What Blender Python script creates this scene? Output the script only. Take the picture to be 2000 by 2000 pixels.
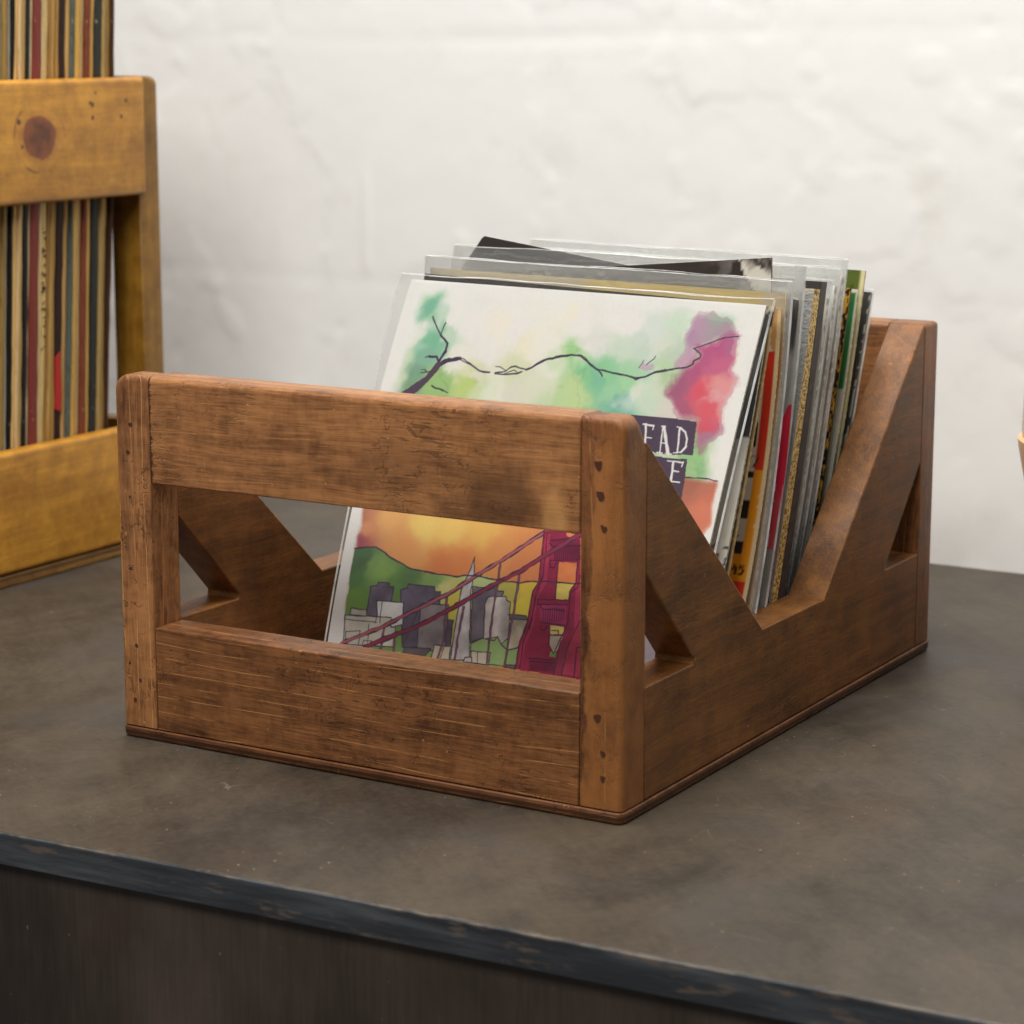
import bpy, bmesh, math, random
import numpy as np
from mathutils import Vector

for o in list(bpy.data.objects):
    bpy.data.objects.remove(o)
SC = bpy.context.scene
COL = SC.collection
rad = math.radians

# ------------------------------------------------------------------ camera
cam_d = bpy.data.cameras.new("camera")
cam = bpy.data.objects.new("camera", cam_d); COL.objects.link(cam)
cam.location = (0.58808, -0.70096, 0.26365)
cam.rotation_euler = (1.37725, 0.0, 0.53561)
cam_d.sensor_width = 36.0
cam_d.lens = 4795.0 / 2000.0 * 36.0
cam_d.clip_start = 0.01; cam_d.clip_end = 50.0
cam_d.dof.use_dof = True
cam_d.dof.focus_distance = 0.91
cam_d.dof.aperture_fstop = 18.0
SC.camera = cam

# ------------------------------------------------------------------ world and lamps
SC.render.engine = 'CYCLES'
SC.cycles.max_bounces = 12
SC.cycles.transparent_max_bounces = 40
SC.view_settings.view_transform = 'Standard'
SC.view_settings.look = 'None'
SC.view_settings.exposure = 0.12
SC.view_settings.gamma = 1.0
W = bpy.data.worlds.new("World"); SC.world = W; W.use_nodes = True
bg = W.node_tree.nodes["Background"]
bg.inputs[0].default_value = (1.0, 0.98, 0.95, 1); bg.inputs[1].default_value = 0.14

def area(name, loc, target, size, power, color):
    d = bpy.data.lights.new(name, 'AREA'); d.shape = 'RECTANGLE'
    d.size, d.size_y = size; d.energy = power; d.color = color
    o = bpy.data.objects.new(name, d); COL.objects.link(o)
    o.location = loc
    o.rotation_euler = (Vector(target) - Vector(loc)).to_track_quat('-Z', 'Y').to_euler()
    return o
area("key_lamp", (0.30, -0.98, 1.16), (0.1, 0.1, 0.08), (0.7, 0.45), 13.0, (1.0, 0.97, 0.93))
area("wall_lamp", (0.06, 0.14, 0.86), (0.04, 0.46, 0.30), (0.8, 0.2), 2.4, (0.95, 0.98, 1.0))
area("ceiling_lamp", (-0.02, -0.16, 1.6), (0.05, 0.12, 0.0), (0.7, 0.5), 20, (1.0, 0.98, 0.945))

# ------------------------------------------------------------------ helpers
def s2l(c):
    a = np.asarray(c, float) / 255.0
    return np.where(a <= 0.04045, a / 12.92, ((a + 0.055) / 1.055) ** 2.4)
def rgba(c):
    v = s2l(c); return (float(v[0]), float(v[1]), float(v[2]), 1.0)

_tab = np.random.RandomState(7).rand(256, 256)
def vnoise(x, y, seed=0):
    x = np.asarray(x) + seed * 17.31; y = np.asarray(y) + seed * 9.77
    xi = np.floor(x).astype(int); yi = np.floor(y).astype(int)
    fx = x - xi; fy = y - yi
    fx = fx * fx * (3 - 2 * fx); fy = fy * fy * (3 - 2 * fy)
    g = lambda i, j: _tab[i % 256, j % 256]
    return (g(xi, yi) * (1 - fx) + g(xi + 1, yi) * fx) * (1 - fy) + (g(xi, yi + 1) * (1 - fx) + g(xi + 1, yi + 1) * fx) * fy
def fbm(x, y, seed=0, octv=4, gain=0.5):
    t = 0; a = 1.0; s = 0
    for k in range(octv):
        t = t + a * vnoise(x * 2 ** k, y * 2 ** k, seed + k * 3); s += a; a *= gain
    return t / s
def sstep(a, b, x):
    t = np.clip((x - a) / (b - a), 0, 1); return t * t * (3 - 2 * t)

def thing(name, label, cat, loc=(0, 0, 0), group=None):
    o = bpy.data.objects.new(name, None); COL.objects.link(o)
    o.empty_display_size = 0.02
    o.location = loc; o['label'] = label; o['category'] = cat
    if group: o['group'] = group
    return o
def link(name, me, mats, parent=None, smooth=None, bevel=0.0):
    """links a mesh written in world coordinates; under a thing it is moved into the thing's space"""
    o = bpy.data.objects.new(name, me); COL.objects.link(o)
    for m in (mats if isinstance(mats, (list, tuple)) else [mats]): me.materials.append(m)
    if parent is not None:
        off = Vector(parent.location); q = parent
        while q.parent is not None:
            q = q.parent; off += Vector(q.location)
        for v in me.vertices: v.co -= off
        o.parent = parent
    if bevel > 0:
        md = o.modifiers.new("bevel", 'BEVEL'); md.width = bevel; md.segments = 2
        md.limit_method = 'ANGLE'; md.angle_limit = rad(50)
    if smooth is not None:
        for p in me.polygons: p.use_smooth = True
        me.set_sharp_from_angle(angle=rad(smooth))
    me.update()
    return o
def bm_mesh(bm, name):
    me = bpy.data.meshes.new(name); bmesh.ops.recalc_face_normals(bm, faces=bm.faces)
    bm.to_mesh(me); bm.free(); return me
def bm_box(x0, x1, y0, y1, z0, z1):
    bm = bmesh.new()
    v = [bm.verts.new((x, y, z)) for x in (x0, x1) for y in (y0, y1) for z in (z0, z1)]
    for f in ((0, 1, 3, 2), (4, 6, 7, 5), (0, 4, 5, 1), (2, 3, 7, 6), (0, 2, 6, 4), (1, 5, 7, 3)):
        bm.faces.new([v[i] for i in f])
    return bm
def bm_prism(pts, x0, x1):
    """polygon in (y, z) run along x"""
    bm = bmesh.new()
    a = [bm.verts.new((x0, y, z)) for y, z in pts]; b = [bm.verts.new((x1, y, z)) for y, z in pts]
    bm.faces.new(a); bm.faces.new(b[::-1])
    n = len(pts)
    for i in range(n): bm.faces.new((a[i], b[i], b[(i + 1) % n], a[(i + 1) % n]))
    return bm
def round_edges(bm, pred, r, seg=5):
    es = [e for e in bm.edges if pred((e.verts[0].co + e.verts[1].co) / 2, (e.verts[1].co - e.verts[0].co).normalized())]
    if es: bmesh.ops.bevel(bm, geom=es, offset=r, segments=seg, profile=0.5, affect='EDGES')

# ------------------------------------------------------------------ materials
class NT:
    def __init__(s, name):
        s.m = bpy.data.materials.new(name); s.m.use_nodes = True
        s.t = s.m.node_tree; s.b = s.t.nodes["Principled BSDF"]; s.out = s.t.nodes["Material Output"]
        s.co = s.n('ShaderNodeTexCoord').outputs['Object']
    def n(s, typ, **kw):
        nd = s.t.nodes.new(typ)
        for k, v in kw.items(): setattr(nd, k, v)
        return nd
    def set(s, sock, v):
        if isinstance(v, bpy.types.NodeSocket): s.t.links.new(v, sock)
        else: sock.default_value = v
    def vmap(s, vec, scale=(1, 1, 1), loc=(0, 0, 0)):
        nd = s.n('ShaderNodeMapping'); s.set(nd.inputs['Vector'], vec)
        nd.inputs['Scale'].default_value = scale; nd.inputs['Location'].default_value = loc
        return nd.outputs[0]
    def noise(s, vec, scale, detail=3.0, rough=0.55, dist=0.0, color=False):
        nd = s.n('ShaderNodeTexNoise'); s.set(nd.inputs['Vector'], vec)
        nd.inputs['Scale'].default_value = scale; nd.inputs['Detail'].default_value = detail
        nd.inputs['Roughness'].default_value = rough; nd.inputs['Distortion'].default_value = dist
        return nd.outputs[1] if color else nd.outputs[0]
    def math(s, op, a, b=0.0, c=0.0, clamp=False):
        nd = s.n('ShaderNodeMath', operation=op, use_clamp=clamp)
        s.set(nd.inputs[0], a); s.set(nd.inputs[1], b); s.set(nd.inputs[2], c)
        return nd.outputs[0]
    def vadd(s, a, b, op='ADD'):
        nd = s.n('ShaderNodeVectorMath', operation=op); s.set(nd.inputs[0], a); s.set(nd.inputs[1], b); return nd.outputs[0]
    def step(s, x, a, b, lo=0.0, hi=1.0):
        nd = s.n('ShaderNodeMapRange', interpolation_type='SMOOTHSTEP'); s.set(nd.inputs[0], x)
        nd.inputs[1].default_value = a; nd.inputs[2].default_value = b
        nd.inputs[3].default_value = lo; nd.inputs[4].default_value = hi
        return nd.outputs[0]
    def line(s, x, w, at=0.5):
        """1 on the level set x = at, 0 away from it"""
        d = s.math('ABSOLUTE', s.math('SUBTRACT', x, at)); return s.step(d, 0.0, w, 1.0, 0.0)
    def mix(s, f, a, b):
        nd = s.n('ShaderNodeMix', data_type='RGBA')
        s.set(nd.inputs['Factor'], f); s.set(nd.inputs['A'] if False else nd.inputs[6], a); s.set(nd.inputs[7], b)
        return nd.outputs[2]
    def sep(s, v):
        nd = s.n('ShaderNodeSeparateXYZ'); s.set(nd.inputs[0], v); return nd.outputs
    def bump(s, h, dist, strength=1.0, prev=None):
        nd = s.n('ShaderNodeBump'); s.set(nd.inputs['Height'], h)
        nd.inputs['Distance'].default_value = dist; nd.inputs['Strength'].default_value = strength
        if prev is not None: s.set(nd.inputs['Normal'], prev)
        return nd.outputs[0]
    def fin(s, base, rough=0.5, normal=None, spec=0.5):
        s.set(s.b.inputs['Base Color'], base); s.set(s.b.inputs['Roughness'], rough)
        s.b.inputs['Specular IOR Level'].default_value = spec
        if normal is not None: s.set(s.b.inputs['Normal'], normal)
        return s.m

def plain(name, c, rough=0.6, spec=0.4):
    k = NT(name); n = k.noise(k.co, 400, 3)
    c = rgba(c); d = tuple(x * 0.7 for x in c[:3]) + (1,)
    return k.fin(k.mix(n, d, c), rough, spec=spec)

def wood(name, dark, mid, light, axis=0, seed=0.0, lines=0.6, marks=0.7, line_scale=1.0, rough=0.42, blotch=1.0,
         extra=None, fib=1.0, spec=0.33):
    """stained softwood: fibre streaks, pale late-wood lines, blotches, curled dark scars, pale flecks"""
    k = NT(name)
    co = k.vmap(k.co, loc=(seed * 1.7, seed * 2.3, seed * 0.9))
    wv = k.noise(co, 9.0, 2, color=True)
    co2 = k.vadd(co, k.vmap(wv, scale=(0.012, 0.012, 0.012)))
    def aniso(along, across):
        sc = [across] * 3; sc[axis] = along
        return k.vmap(co2, scale=tuple(sc))
    streak = k.noise(aniso(9, 170), 1.0, 4, 0.6)
    fibre = k.noise(aniso(70, 1500), 1.0, 2)
    ring = k.noise(aniso(2.2, 75 * line_scale), 1.0, 1.0, 0.4)
    bl = k.noise(co, 26, 5, 0.65)
    bl2 = k.noise(co, 95, 4, 0.7)
    f = k.math('ADD', k.math('MULTIPLY', bl, 0.42 * blotch), k.math('MULTIPLY', streak, 0.5 * (0.5 + 0.5 * fib)))
    f = k.math('ADD', f, k.math('MULTIPLY', bl2, 0.36))
    f = k.math('ADD', f, k.math('MULTIPLY', k.math('SUBTRACT', fibre, 0.5), 0.36 * fib))
    hatch = k.noise(aniso(420, 130), 1.0, 2, 0.6)
    f = k.math('ADD', f, k.math('MULTIPLY', k.math('SUBTRACT', hatch, 0.5), 0.13 * fib))
    f = k.step(f, 0.36 + 0.12 * (blotch - 1), 0.86 + 0.12 * (blotch - 1))
    base = k.mix(f, rgba(dark), rgba(mid))
    # pale late-wood lines: thin, near parallel, wandering and broken
    s3 = k.sep(co); ac = [i for i in (2, 1, 0) if i != axis]
    wob = k.noise(aniso(5.5, 26), 1.0, 2, 0.45)
    ph = k.math('ADD', s3[ac[0]], k.math('MULTIPLY', s3[ac[1]], 0.62))
    ph = k.math('ADD', k.math('MULTIPLY', ph, 170.0 * line_scale), k.math('MULTIPLY', wob, 2.6))
    cell = k.math('FLOOR', ph); fr = k.math('SUBTRACT', ph, cell)
    lm = k.line(fr, 0.042)
    wn = k.n('ShaderNodeTexWhiteNoise', noise_dimensions='1D'); k.set(wn.inputs['W'], cell)
    lm = k.math('MULTIPLY', lm, k.step(wn.outputs[0], 0.10, 0.50, 0.25, 1.0))
    lm = k.math('MULTIPLY', lm, k.step(k.noise(aniso(45, 160), 1.0, 3, 0.65), 0.40, 0.56))
    base = k.mix(k.math('MULTIPLY', lm, lines), base, rgba(light))
    # curled scars, pressed in and dark with stain
    sc = k.noise(co, 210, 1.5, 0.5, 1.0)
    sm = k.math('MULTIPLY', k.line(sc, 0.034), k.step(k.noise(co, 120, 2), 0.50, 0.58))
    sc2 = k.noise(aniso(110, 700), 1.0, 2, 0.5, 0.5)
    sm2 = k.math('MULTIPLY', k.step(sc2, 0.57, 0.64), k.step(k.noise(co, 42, 3), 0.40, 0.58))
    sm = k.math('MAXIMUM', sm, k.math('MULTIPLY', sm2, 0.8))
    mask = k.step(k.noise(co, 17, 2), 0.34, 0.58)
    sm = k.math('MULTIPLY', k.math('MULTIPLY', sm, mask), marks * 0.8)
    deep = tuple(x * 0.36 for x in rgba(dark)[:3]) + (1,)
    base = k.mix(sm, base, deep)
    # pale flecks where the stain was knocked off
    fl = k.math('MULTIPLY', k.step(k.noise(co, 420, 2), 0.70, 0.76), k.step(k.noise(co, 60, 2), 0.46, 0.62))
    base = k.mix(k.math('MULTIPLY', fl, 0.55), base, rgba(light))
    if extra: base = extra(k, base, co)
    h = k.math('ADD', k.math('MULTIPLY', fibre, 0.35), k.math('MULTIPLY', streak, 0.6))
    h = k.math('SUBTRACT', h, k.math('MULTIPLY', sm, 1.2))
    h = k.math('ADD', h, k.math('MULTIPLY', bl2, 0.5))
    nrm = k.bump(h, 0.00035, 0.55)
    r = k.math('ADD', k.math('MULTIPLY', bl2, 0.30), rough - 0.12)
    return k.fin(base, r, nrm, spec=spec)

DK, MD, LT = (68, 39, 22), (149, 97, 57), (206, 148, 88)
DK2, MD2, LT2 = (92, 55, 33), (176, 121, 74), (220, 165, 104)
BROWN = {}
def brown(axis, seed, **kw):
    key = (axis, seed)
    if key not in BROWN:
        a, b, c = (DK2, MD2, LT2) if kw.pop('light', False) else (DK, MD, LT)
        BROWN[key] = wood("stained_pine", a, b, c, axis, seed, **kw)
    return BROWN[key]

# ------------------------------------------------------------------ the wall
def build_wall():
    nx, nz = 900, 340
    x = np.linspace(-1.35, 1.35, nx); z = np.linspace(-0.03, 0.99, nz)
    X, Z = np.meshgrid(x, z, indexing='ij')
    wx = X + 0.03 * (fbm(X * 7, Z * 7, 3) - 0.5); wz = Z + 0.03 * (fbm(X * 7, Z * 7, 5) - 0.5)
    h = 0.0016 * (fbm(wx * 3.2, wz * 3.2, 11, 3) - 0.5)
    h += 0.0004 * (fbm(wx * 16, wz * 13, 21, 4) - 0.5)
    # lapped edges of old paint and skim coat
    t = fbm(wx * 14, wz * 12, 31, 5)
    for lv, sd in ((0.44, 1), (0.56, 2), (0.62, 3)):
        m = sstep(0.42, 0.62, fbm(X * 5.5, Z * 5.5, 41 + sd, 2))
        h += -0.00032 * sstep(lv - 0.010, lv + 0.010, t) * m
    r = fbm(wx * 26, wz * 20, 61, 3); h += 0.00035 * sstep(0.69, 0.725, r)
    h += 0.00028 * (fbm(X * 60, Z * 60, 71, 3) - 0.5)
    # buried brick courses, a few joints just showing
    jm = sstep(0.45, 0.62, fbm(X * 4, Z * 6, 81, 2))
    for zc in (0.128, 0.262, 0.396, 0.530):
        h += -0.00035 * np.exp(-((Z - zc - 0.003 * np.sin(X * 9)) / 0.004) ** 2) * (0.35 + 0.65 * jm)
    v = np.exp(-((X + 0.189) / 0.0022) ** 2) * sstep(0.125, 0.135, Z) * (1 - sstep(0.172, 0.20, Z)); h += 0.0008 * v
    Y = 0.4478 - h
    co = np.stack([X, Y, Z], -1).reshape(-1, 3)
    idx = np.arange(nx * nz).reshape(nx, nz)
    q = np.stack([idx[:-1, :-1], idx[1:, :-1], idx[1:, 1:], idx[:-1, 1:]], -1).reshape(-1, 4)
    loop = np.concatenate([idx[:, 0], idx[-1, 1:], idx[-2::-1, -1], idx[0, -2:0:-1]])
    bk = co[loop].copy(); bk[:, 1] = 0.56; n0 = len(co); m = len(loop)
    bi = n0 + np.arange(m)
    sides = np.stack([loop, bi, np.roll(bi, -1), np.roll(loop, -1)], -1)
    co = np.concatenate([co, bk])
    me = bpy.data.meshes.new("wall")
    me.from_pydata(co.tolist(), [], q.tolist() + sides.tolist() + [bi.tolist()])
    k = NT("painted_plaster")
    a = k.noise(k.co, 3.0, 3); b = k.noise(k.co, 24, 4, 0.6)
    base = k.mix(a, (0.80, 0.79, 0.755, 1), (0.835, 0.835, 0.815, 1))
    base = k.mix(k.step(b, 0.55, 0.8, 0.0, 0.35), base, (0.69, 0.67, 0.605, 1))
    hh = k.math('ADD', k.noise(k.co, 55, 4, 0.6), k.math('MULTIPLY', k.noise(k.vmap(k.co, scale=(1, 1, 1)), 160, 3), 0.4))
    k.fin(base, 0.62, k.bump(hh, 0.0005, 0.28), spec=0.3)
    o = link("wall", me, k.m, None, 60)
    o['label'] = "white painted plaster wall with uneven lumpy brushwork behind the crates"; o['category'] = "wall"
build_wall()

# ------------------------------------------------------------------ the counter
def build_counter():
    t = thing("counter", "dark brown counter with worn matt top and blue-black front edge under the crates", "counter", (0.1, 0.17, -0.85))
    fy = lambda x: -0.1138 + 0.045 * x
    def slab(x0, x1, d0, yb, z0, z1):
        bm = bmesh.new()
        pts = [(x0, fy(x0) + d0), (x1, fy(x1) + d0), (x1, yb(x1)), (x0, yb(x0))]
        a = [bm.verts.new((x, y, z0)) for x, y in pts]; b = [bm.verts.new((x, y, z1)) for x, y in pts]
        bm.faces.new(a[::-1]); bm.faces.new(b)
        for i in range(4): bm.faces.new((a[i], a[(i + 1) % 4], b[(i + 1) % 4], b[i]))
        return bm
    k = NT("worn_dark_top")
    co = k.co
    c1 = k.noise(co, 6.5, 5, 0.62, 0.4)
    c2 = k.noise(k.vmap(co, scale=(1.0, 0.55, 1)), 22, 5, 0.68, 0.5)
    rot = k.n('ShaderNodeVectorRotate', rotation_type='Z_AXIS'); k.set(rot.inputs['Vector'], co); rot.inputs['Angle'].default_value = 0.75
    st = k.noise(k.vmap(rot.outputs[0], scale=(14, 75, 1)), 1.0, 4, 0.6, 0.3)
    f = k.math('ADD', k.math('MULTIPLY', c1, 0.55), k.math('MULTIPLY', c2, 0.6))
    f = k.math('ADD', f, k.math('MULTIPLY', st, 0.22))
    f = k.math('ADD', f, k.math('MULTIPLY', k.math('SUBTRACT', k.noise(co, 320, 4, 0.8), 0.5), 0.34))
    f = k.math('ADD', f, k.math('MULTIPLY', k.math('SUBTRACT', k.noise(k.vmap(rot.outputs[0], scale=(60, 300, 1)), 1.0, 3, 0.7), 0.5), 0.13))
    f = k.step(f, 0.46, 0.92)
    base = k.mix(f, rgba((43, 36, 28)), rgba((80, 69, 55)))
    base = k.mix(k.step(k.noise(co, 15, 3), 0.50, 0.72, 0, 0.55), base, rgba((66, 61, 57)))
    base = k.mix(k.step(k.noise(co, 11, 4, 0.6), 0.54, 0.75, 0, 0.5), base, rgba((76, 57, 40)))
    # hair scratches and specks
    sx = k.noise(co, 30, 1, 0.5, 0.8)
    hs = k.math('MULTIPLY', k.line(sx, 0.0020), k.step(k.noise(co, 48, 2), 0.56, 0.62))
    base = k.mix(k.math('MULTIPLY', hs, 0.28), base, rgba((150, 138, 120)))
    sp = k.step(k.noise(co, 420, 1.5), 0.72, 0.745)
    sp = k.math('MULTIPLY', sp, k.step(k.noise(co, 22, 2), 0.5, 0.6))
    base = k.mix(k.math('MULTIPLY', sp, 0.6), base, rgba((176, 150, 122)))
    # pale rubbed rim along the front edge
    xyz = k.sep(co)
    d = k.math('SUBTRACT', xyz[1], k.math('ADD', k.math('MULTIPLY', xyz[0], 0.045), -0.1138 - 0.17 + 0.0045))
    wr = k.math('MULTIPLY', k.step(d, 0.0004, 0.0026, 1, 0), k.step(k.noise(co, 45, 4, 0.7), 0.47, 0.66))
    base = k.mix(k.math('MULTIPLY', wr, 0.6), base, rgba((128, 116, 100)))
    h = k.math('ADD', k.noise(co, 120, 4, 0.6), k.math('MULTIPLY', c2, 0.8))
    r = k.math('ADD', k.math('MULTIPLY', c2, 0.25), 0.38)
    top = k.fin(base, r, k.bump(h, 0.0004, 0.5), spec=0.45)
    link("worktop", bm_mesh(slab(-1.25, 1.25, 0.0012, lambda x: 0.4535, -0.0112, 0.0), "worktop"), top, t, None, 0.0004)
    k = NT("blue_black_edge"); co = k.co
    a = k.noise(k.vmap(co, scale=(14, 14, 160)), 1.0, 4, 0.6); b = k.noise(k.vmap(co, scale=(45, 45, 220)), 1, 5, 0.7)
    base = k.mix(k.step(a, 0.35, 0.75), rgba((42, 44, 48)), rgba((78, 82, 87)))
    base = k.mix(k.step(b, 0.54, 0.66, 0, 0.75), base, rgba((98, 86, 76)))
    z = k.sep(co)[2]
    w = k.math('MULTIPLY', k.step(z, 0.8487, 0.8499, 0, 1), k.step(k.noise(k.vmap(co, scale=(25, 25, 25)), 1, 4, 0.7), 0.42, 0.62))
    base = k.mix(k.math('MULTIPLY', w, 0.6), base, rgba((140, 126, 110)))
    em = k.fin(base, 0.55, k.bump(k.math('ADD', a, b), 0.0006, 0.6), spec=0.35)
    bm = slab(-1.25, 1.25, 0.0, lambda x: fy(x) + 0.0012, -0.0112, -0.0001)
    link("edge_band", bm_mesh(bm, "edge_band"), em, t, None, 0.0003)
    k = NT("dark_stained_panel"); co = k.co
    a = k.noise(k.vmap(co, scale=(15, 15, 7)), 1.0, 5, 0.65); b = k.noise(k.vmap(co, scale=(9, 9, 4)), 1, 4, 0.65, 0.5)
    c = k.noise(k.vmap(co, scale=(700, 700, 40)), 1.0, 2)
    f = k.step(k.math('ADD', k.math('MULTIPLY', a, 0.45), k.math('ADD', k.math('MULTIPLY', b, 0.45), k.math('MULTIPLY', c, 0.15))), 0.36, 0.72)
    base = k.mix(f, rgba((44, 37, 32)), rgba((80, 68, 59)))
    base = k.mix(k.step(k.noise(co, 14, 3), 0.55, 0.75, 0, 0.6), base, rgba((80, 58, 42)))
    base = k.mix(k.step(k.noise(co, 380, 1), 0.78, 0.80, 0, 0.35), base, rgba((150, 140, 128)))
    pm = k.fin(base, 0.55, k.bump(c, 0.0003, 0.4), spec=0.3)
    link("cabinet_panel", bm_mesh(slab(-1.24, 1.24, 0.0035, lambda x: 0.44, -0.85, -0.0113), "cabinet_panel"), pm, t)
build_counter()

# ------------------------------------------------------------------ the brown seven-inch crate
CW, CD, ZB = 0.215, 0.2824, 0.0045
CHF, CHR = 0.1390, 0.1432
PW, PD, PT = 0.0163, 0.016, 0.0157
def build_crate():
    t = thing("record_crate", "brown stained wooden crate with sloping V cut sides holding the sleeved singles", "crate", (CW / 2, CD / 2, 0.0))
    def band(k, base, co):                     # orange bare band on the front right post
        x = k.sep(k.co)[0]; z = k.sep(k.co)[2]
        e = k.math('ADD', k.math('MULTIPLY', z, 0.046), 0.0912)
        e = k.math('ADD', e, k.math('MULTIPLY', k.math('SUBTRACT', k.noise(k.vmap(k.co, scale=(30, 30, 75)), 1, 4, 0.65), 0.5), 0.009))
        m = k.step(k.math('SUBTRACT', x, e), -0.0006, 0.0007)
        m = k.math('MULTIPLY', m, k.step(k.noise(k.co, 55, 4, 0.65), 0.30, 0.62, 0.18, 0.68))
        return k.mix(m, base, rgba((166, 108, 56)))
    for (sx, sy) in ((0, 0), (1, 0), (0, 1), (1, 1)):
        x0, x1 = (0, PW) if sx == 0 else (CW - PW, CW)
        CH = CHR if sy else CHF
        pts = [(0, ZB), (PD, ZB), (PD, CH - 0.0070), (PD - 0.0025, CH - 0.0030), (PD - 0.0055, CH), (0, CH)]
        if sy: pts = [(CD, ZB), (CD - PD, ZB), (CD - PD, CH), (CD, CH)]
        bm = bm_prism(pts, x0, x1)
        xo = 0 if sx == 0 else CW; yo = CD if sy else 0
        round_edges(bm, lambda c, d: c.z > CH - 0.0095 and abs(c.x - xo) < 1e-5, 0.0020 if sy else (0.0062 if sx == 0 else 0.0046), 6)
        xi = PW if sx == 0 else CW - PW
        round_edges(bm, lambda c, d: abs(c.y - yo) < 1e-6 and abs(d.y) < 0.1 and abs(c.x - xi) > 1e-4 and c.z > ZB + 1e-4, 0.0023, 4)
        if sx == 0: m = brown(2, 1.0 + sy, light=True, lines=0.8, line_scale=1.5, marks=0.8)
        elif sy == 0: m = wood("stained_pine_bare_band", (64, 37, 21), (134, 84, 48), LT, 2, 5.0, lines=0.45, marks=0.55, extra=band)
        else: m = brown(2, 7.0, lines=0.5, marks=0.5)
        p = link("post", bm_mesh(bm, "post"), m, t, 40, 0.00035)
        if sy == 0:
            holes = [(0.0076, 0.1204, .9), (0.006, 0.11, .9), (0.0064, 0.0932, .5), (0.0058, 0.0658, .7), (0.0074, 0.0361, .8), (0.0039, 0.0289, .6), (0.0088, 0.0227, .8), (0.006, 0.0147, .9)] if sx == 0 else \
                    [(0.2054, 0.1227, 1), (0.2063, 0.1126, 1), (0.2075, 0.1015, .8), (0.2057, 0.0363, 1), (0.2077, 0.024, .7), (0.2078, 0.0154, .7)]
            rnd = random.Random(5 + sx)
            for hx, hz, s in holes:              # filled nail holes, shield shaped
                b2 = bmesh.new(); ring = []
                shape = [(-.95, .8), (-.5, 1), (.05, .82), (.5, .95), (.95, .7), (.9, -.1), (.5, -.8), (0, -1.05), (-.5, -.75), (-.85, -.05)]
                r = 0.0017 * s
                if sx == 0: shape = [(math.cos(i * .628), math.sin(i * .628) * .9) for i in range(10)]; r = 0.00105 * s
                f = [b2.verts.new((hx + a * r * rnd.uniform(.62, 1.15), -0.00012, hz + b * r * 1.05 * rnd.uniform(.7, 1.15))) for a, b in shape]
                g = [b2.verts.new((v.co.x, 0.0004, v.co.z)) for v in f]
                b2.faces.new(f); b2.faces.new(g[::-1])
                for i in range(len(f)): b2.faces.new((f[i], g[i], g[(i + 1) % len(f)], f[(i + 1) % len(f)]))
                link("nail_hole", bm_mesh(b2, "nail_hole"), HOLE, p)
    g = 0.00025
    def rail_stain(k, base, co):               # torn saw cut at the left end, a dark stain and a rubbed patch at the right
        s3 = k.sep(k.co); x, z = s3[0], s3[2]
        e = k.math('SUBTRACT', x, PW - CW / 2)
        tooth = k.math('MULTIPLY', k.noise(k.vmap(k.co, scale=(60, 60, 620)), 1, 3, 0.7), 0.0052)
        m = k.step(k.math('SUBTRACT', e, k.math('SUBTRACT', tooth, 0.0016)), -0.0004, 0.0004, 0.85, 0)
        base = k.mix(m, base, rgba((44, 30, 30)))
        def spot(cx, cz, rx, rz):
            a = k.math('MULTIPLY', k.math('SUBTRACT', x, cx - CW / 2), 1 / rx); b = k.math('MULTIPLY', k.math('SUBTRACT', z, cz), 1 / rz)
            d = k.math('SQRT', k.math('ADD', k.math('MULTIPLY', a, a), k.math('MULTIPLY', b, b)))
            return k.step(k.math('ADD', d, k.math('MULTIPLY', k.math('SUBTRACT', k.noise(k.co, 70, 4, 0.65), 0.5), 1.5)), 0.3, 1.15, 1, 0)
        base = k.mix(k.math('MULTIPLY', spot(0.164, 0.107, 0.024, 0.017), 0.62), base, rgba((70, 44, 30)))
        base = k.mix(k.math('MULTIPLY', spot(0.128, 0.116, 0.022, 0.020), 0.25), base, rgba((70, 44, 30)))
        base = k.mix(k.math('MULTIPLY', spot(0.1885, 0.103, 0.006, 0.016), 0.55), base, rgba((206, 152, 92)))
        return base
    for sy in (0, 1):
        CH = CHR if sy else CHF
        for z0, z1, sd in ((0.0990, CH, 11.0), (ZB, 0.0441, 15.0)):
            y0, y1 = (0.0, PD) if sy == 0 else (CD - PD, CD)
            if sy and z1 == CH: z0 = 0.0860
            bm = bm_box(PW + g, CW - PW - g, y0, y1, z0, z1)
            if z1 == CH:
                round_edges(bm, lambda c, d: abs(d.x) > .9 and abs(c.z - CH) < 1e-5, 0.0028)
            kw = dict(light=True, lines=0.30, marks=0.62, extra=rail_stain if sy == 0 else None) if z1 == CH else dict(lines=0.8, marks=0.7, line_scale=1.05)
            link("top_rail" if z1 == CH else "bottom_rail", bm_mesh(bm, "rail"), brown(0, sd + sy, **kw), t, 40, 0.0005)
    y1, y2 = PD + g, CD - PD - g
    prof = [(y1, ZB), (y2, ZB), (y2, 0.0452), (0.2301, 0.0452), (0.2296, 0.0462), (y2, 0.0850), (y2, CHR), (y2 - 0.0012, CHR - 0.0008),
            (0.1671, 0.0452), (0.1105, 0.0452), (y1, CHF - 0.0100), (y1, 0.0842), (0.0535, 0.0466), (0.0530, 0.0446), (y1, 0.0446)]
    for sx in (0, 1):
        x0, x1 = (0.0, PT) if sx == 0 else (CW - PT, CW)
        bm = bm_prism(prof, x0, x1)
        m = wood("stained_pine_side", (80, 48, 23), (153, 100, 49), (204, 142, 76), 1, 21.0 + sx, lines=0.14, marks=0.35, line_scale=0.7, fib=0.6)
        link("side_panel", bm_mesh(bm, "side_panel"), m, t, 40, 0.0006)
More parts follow.
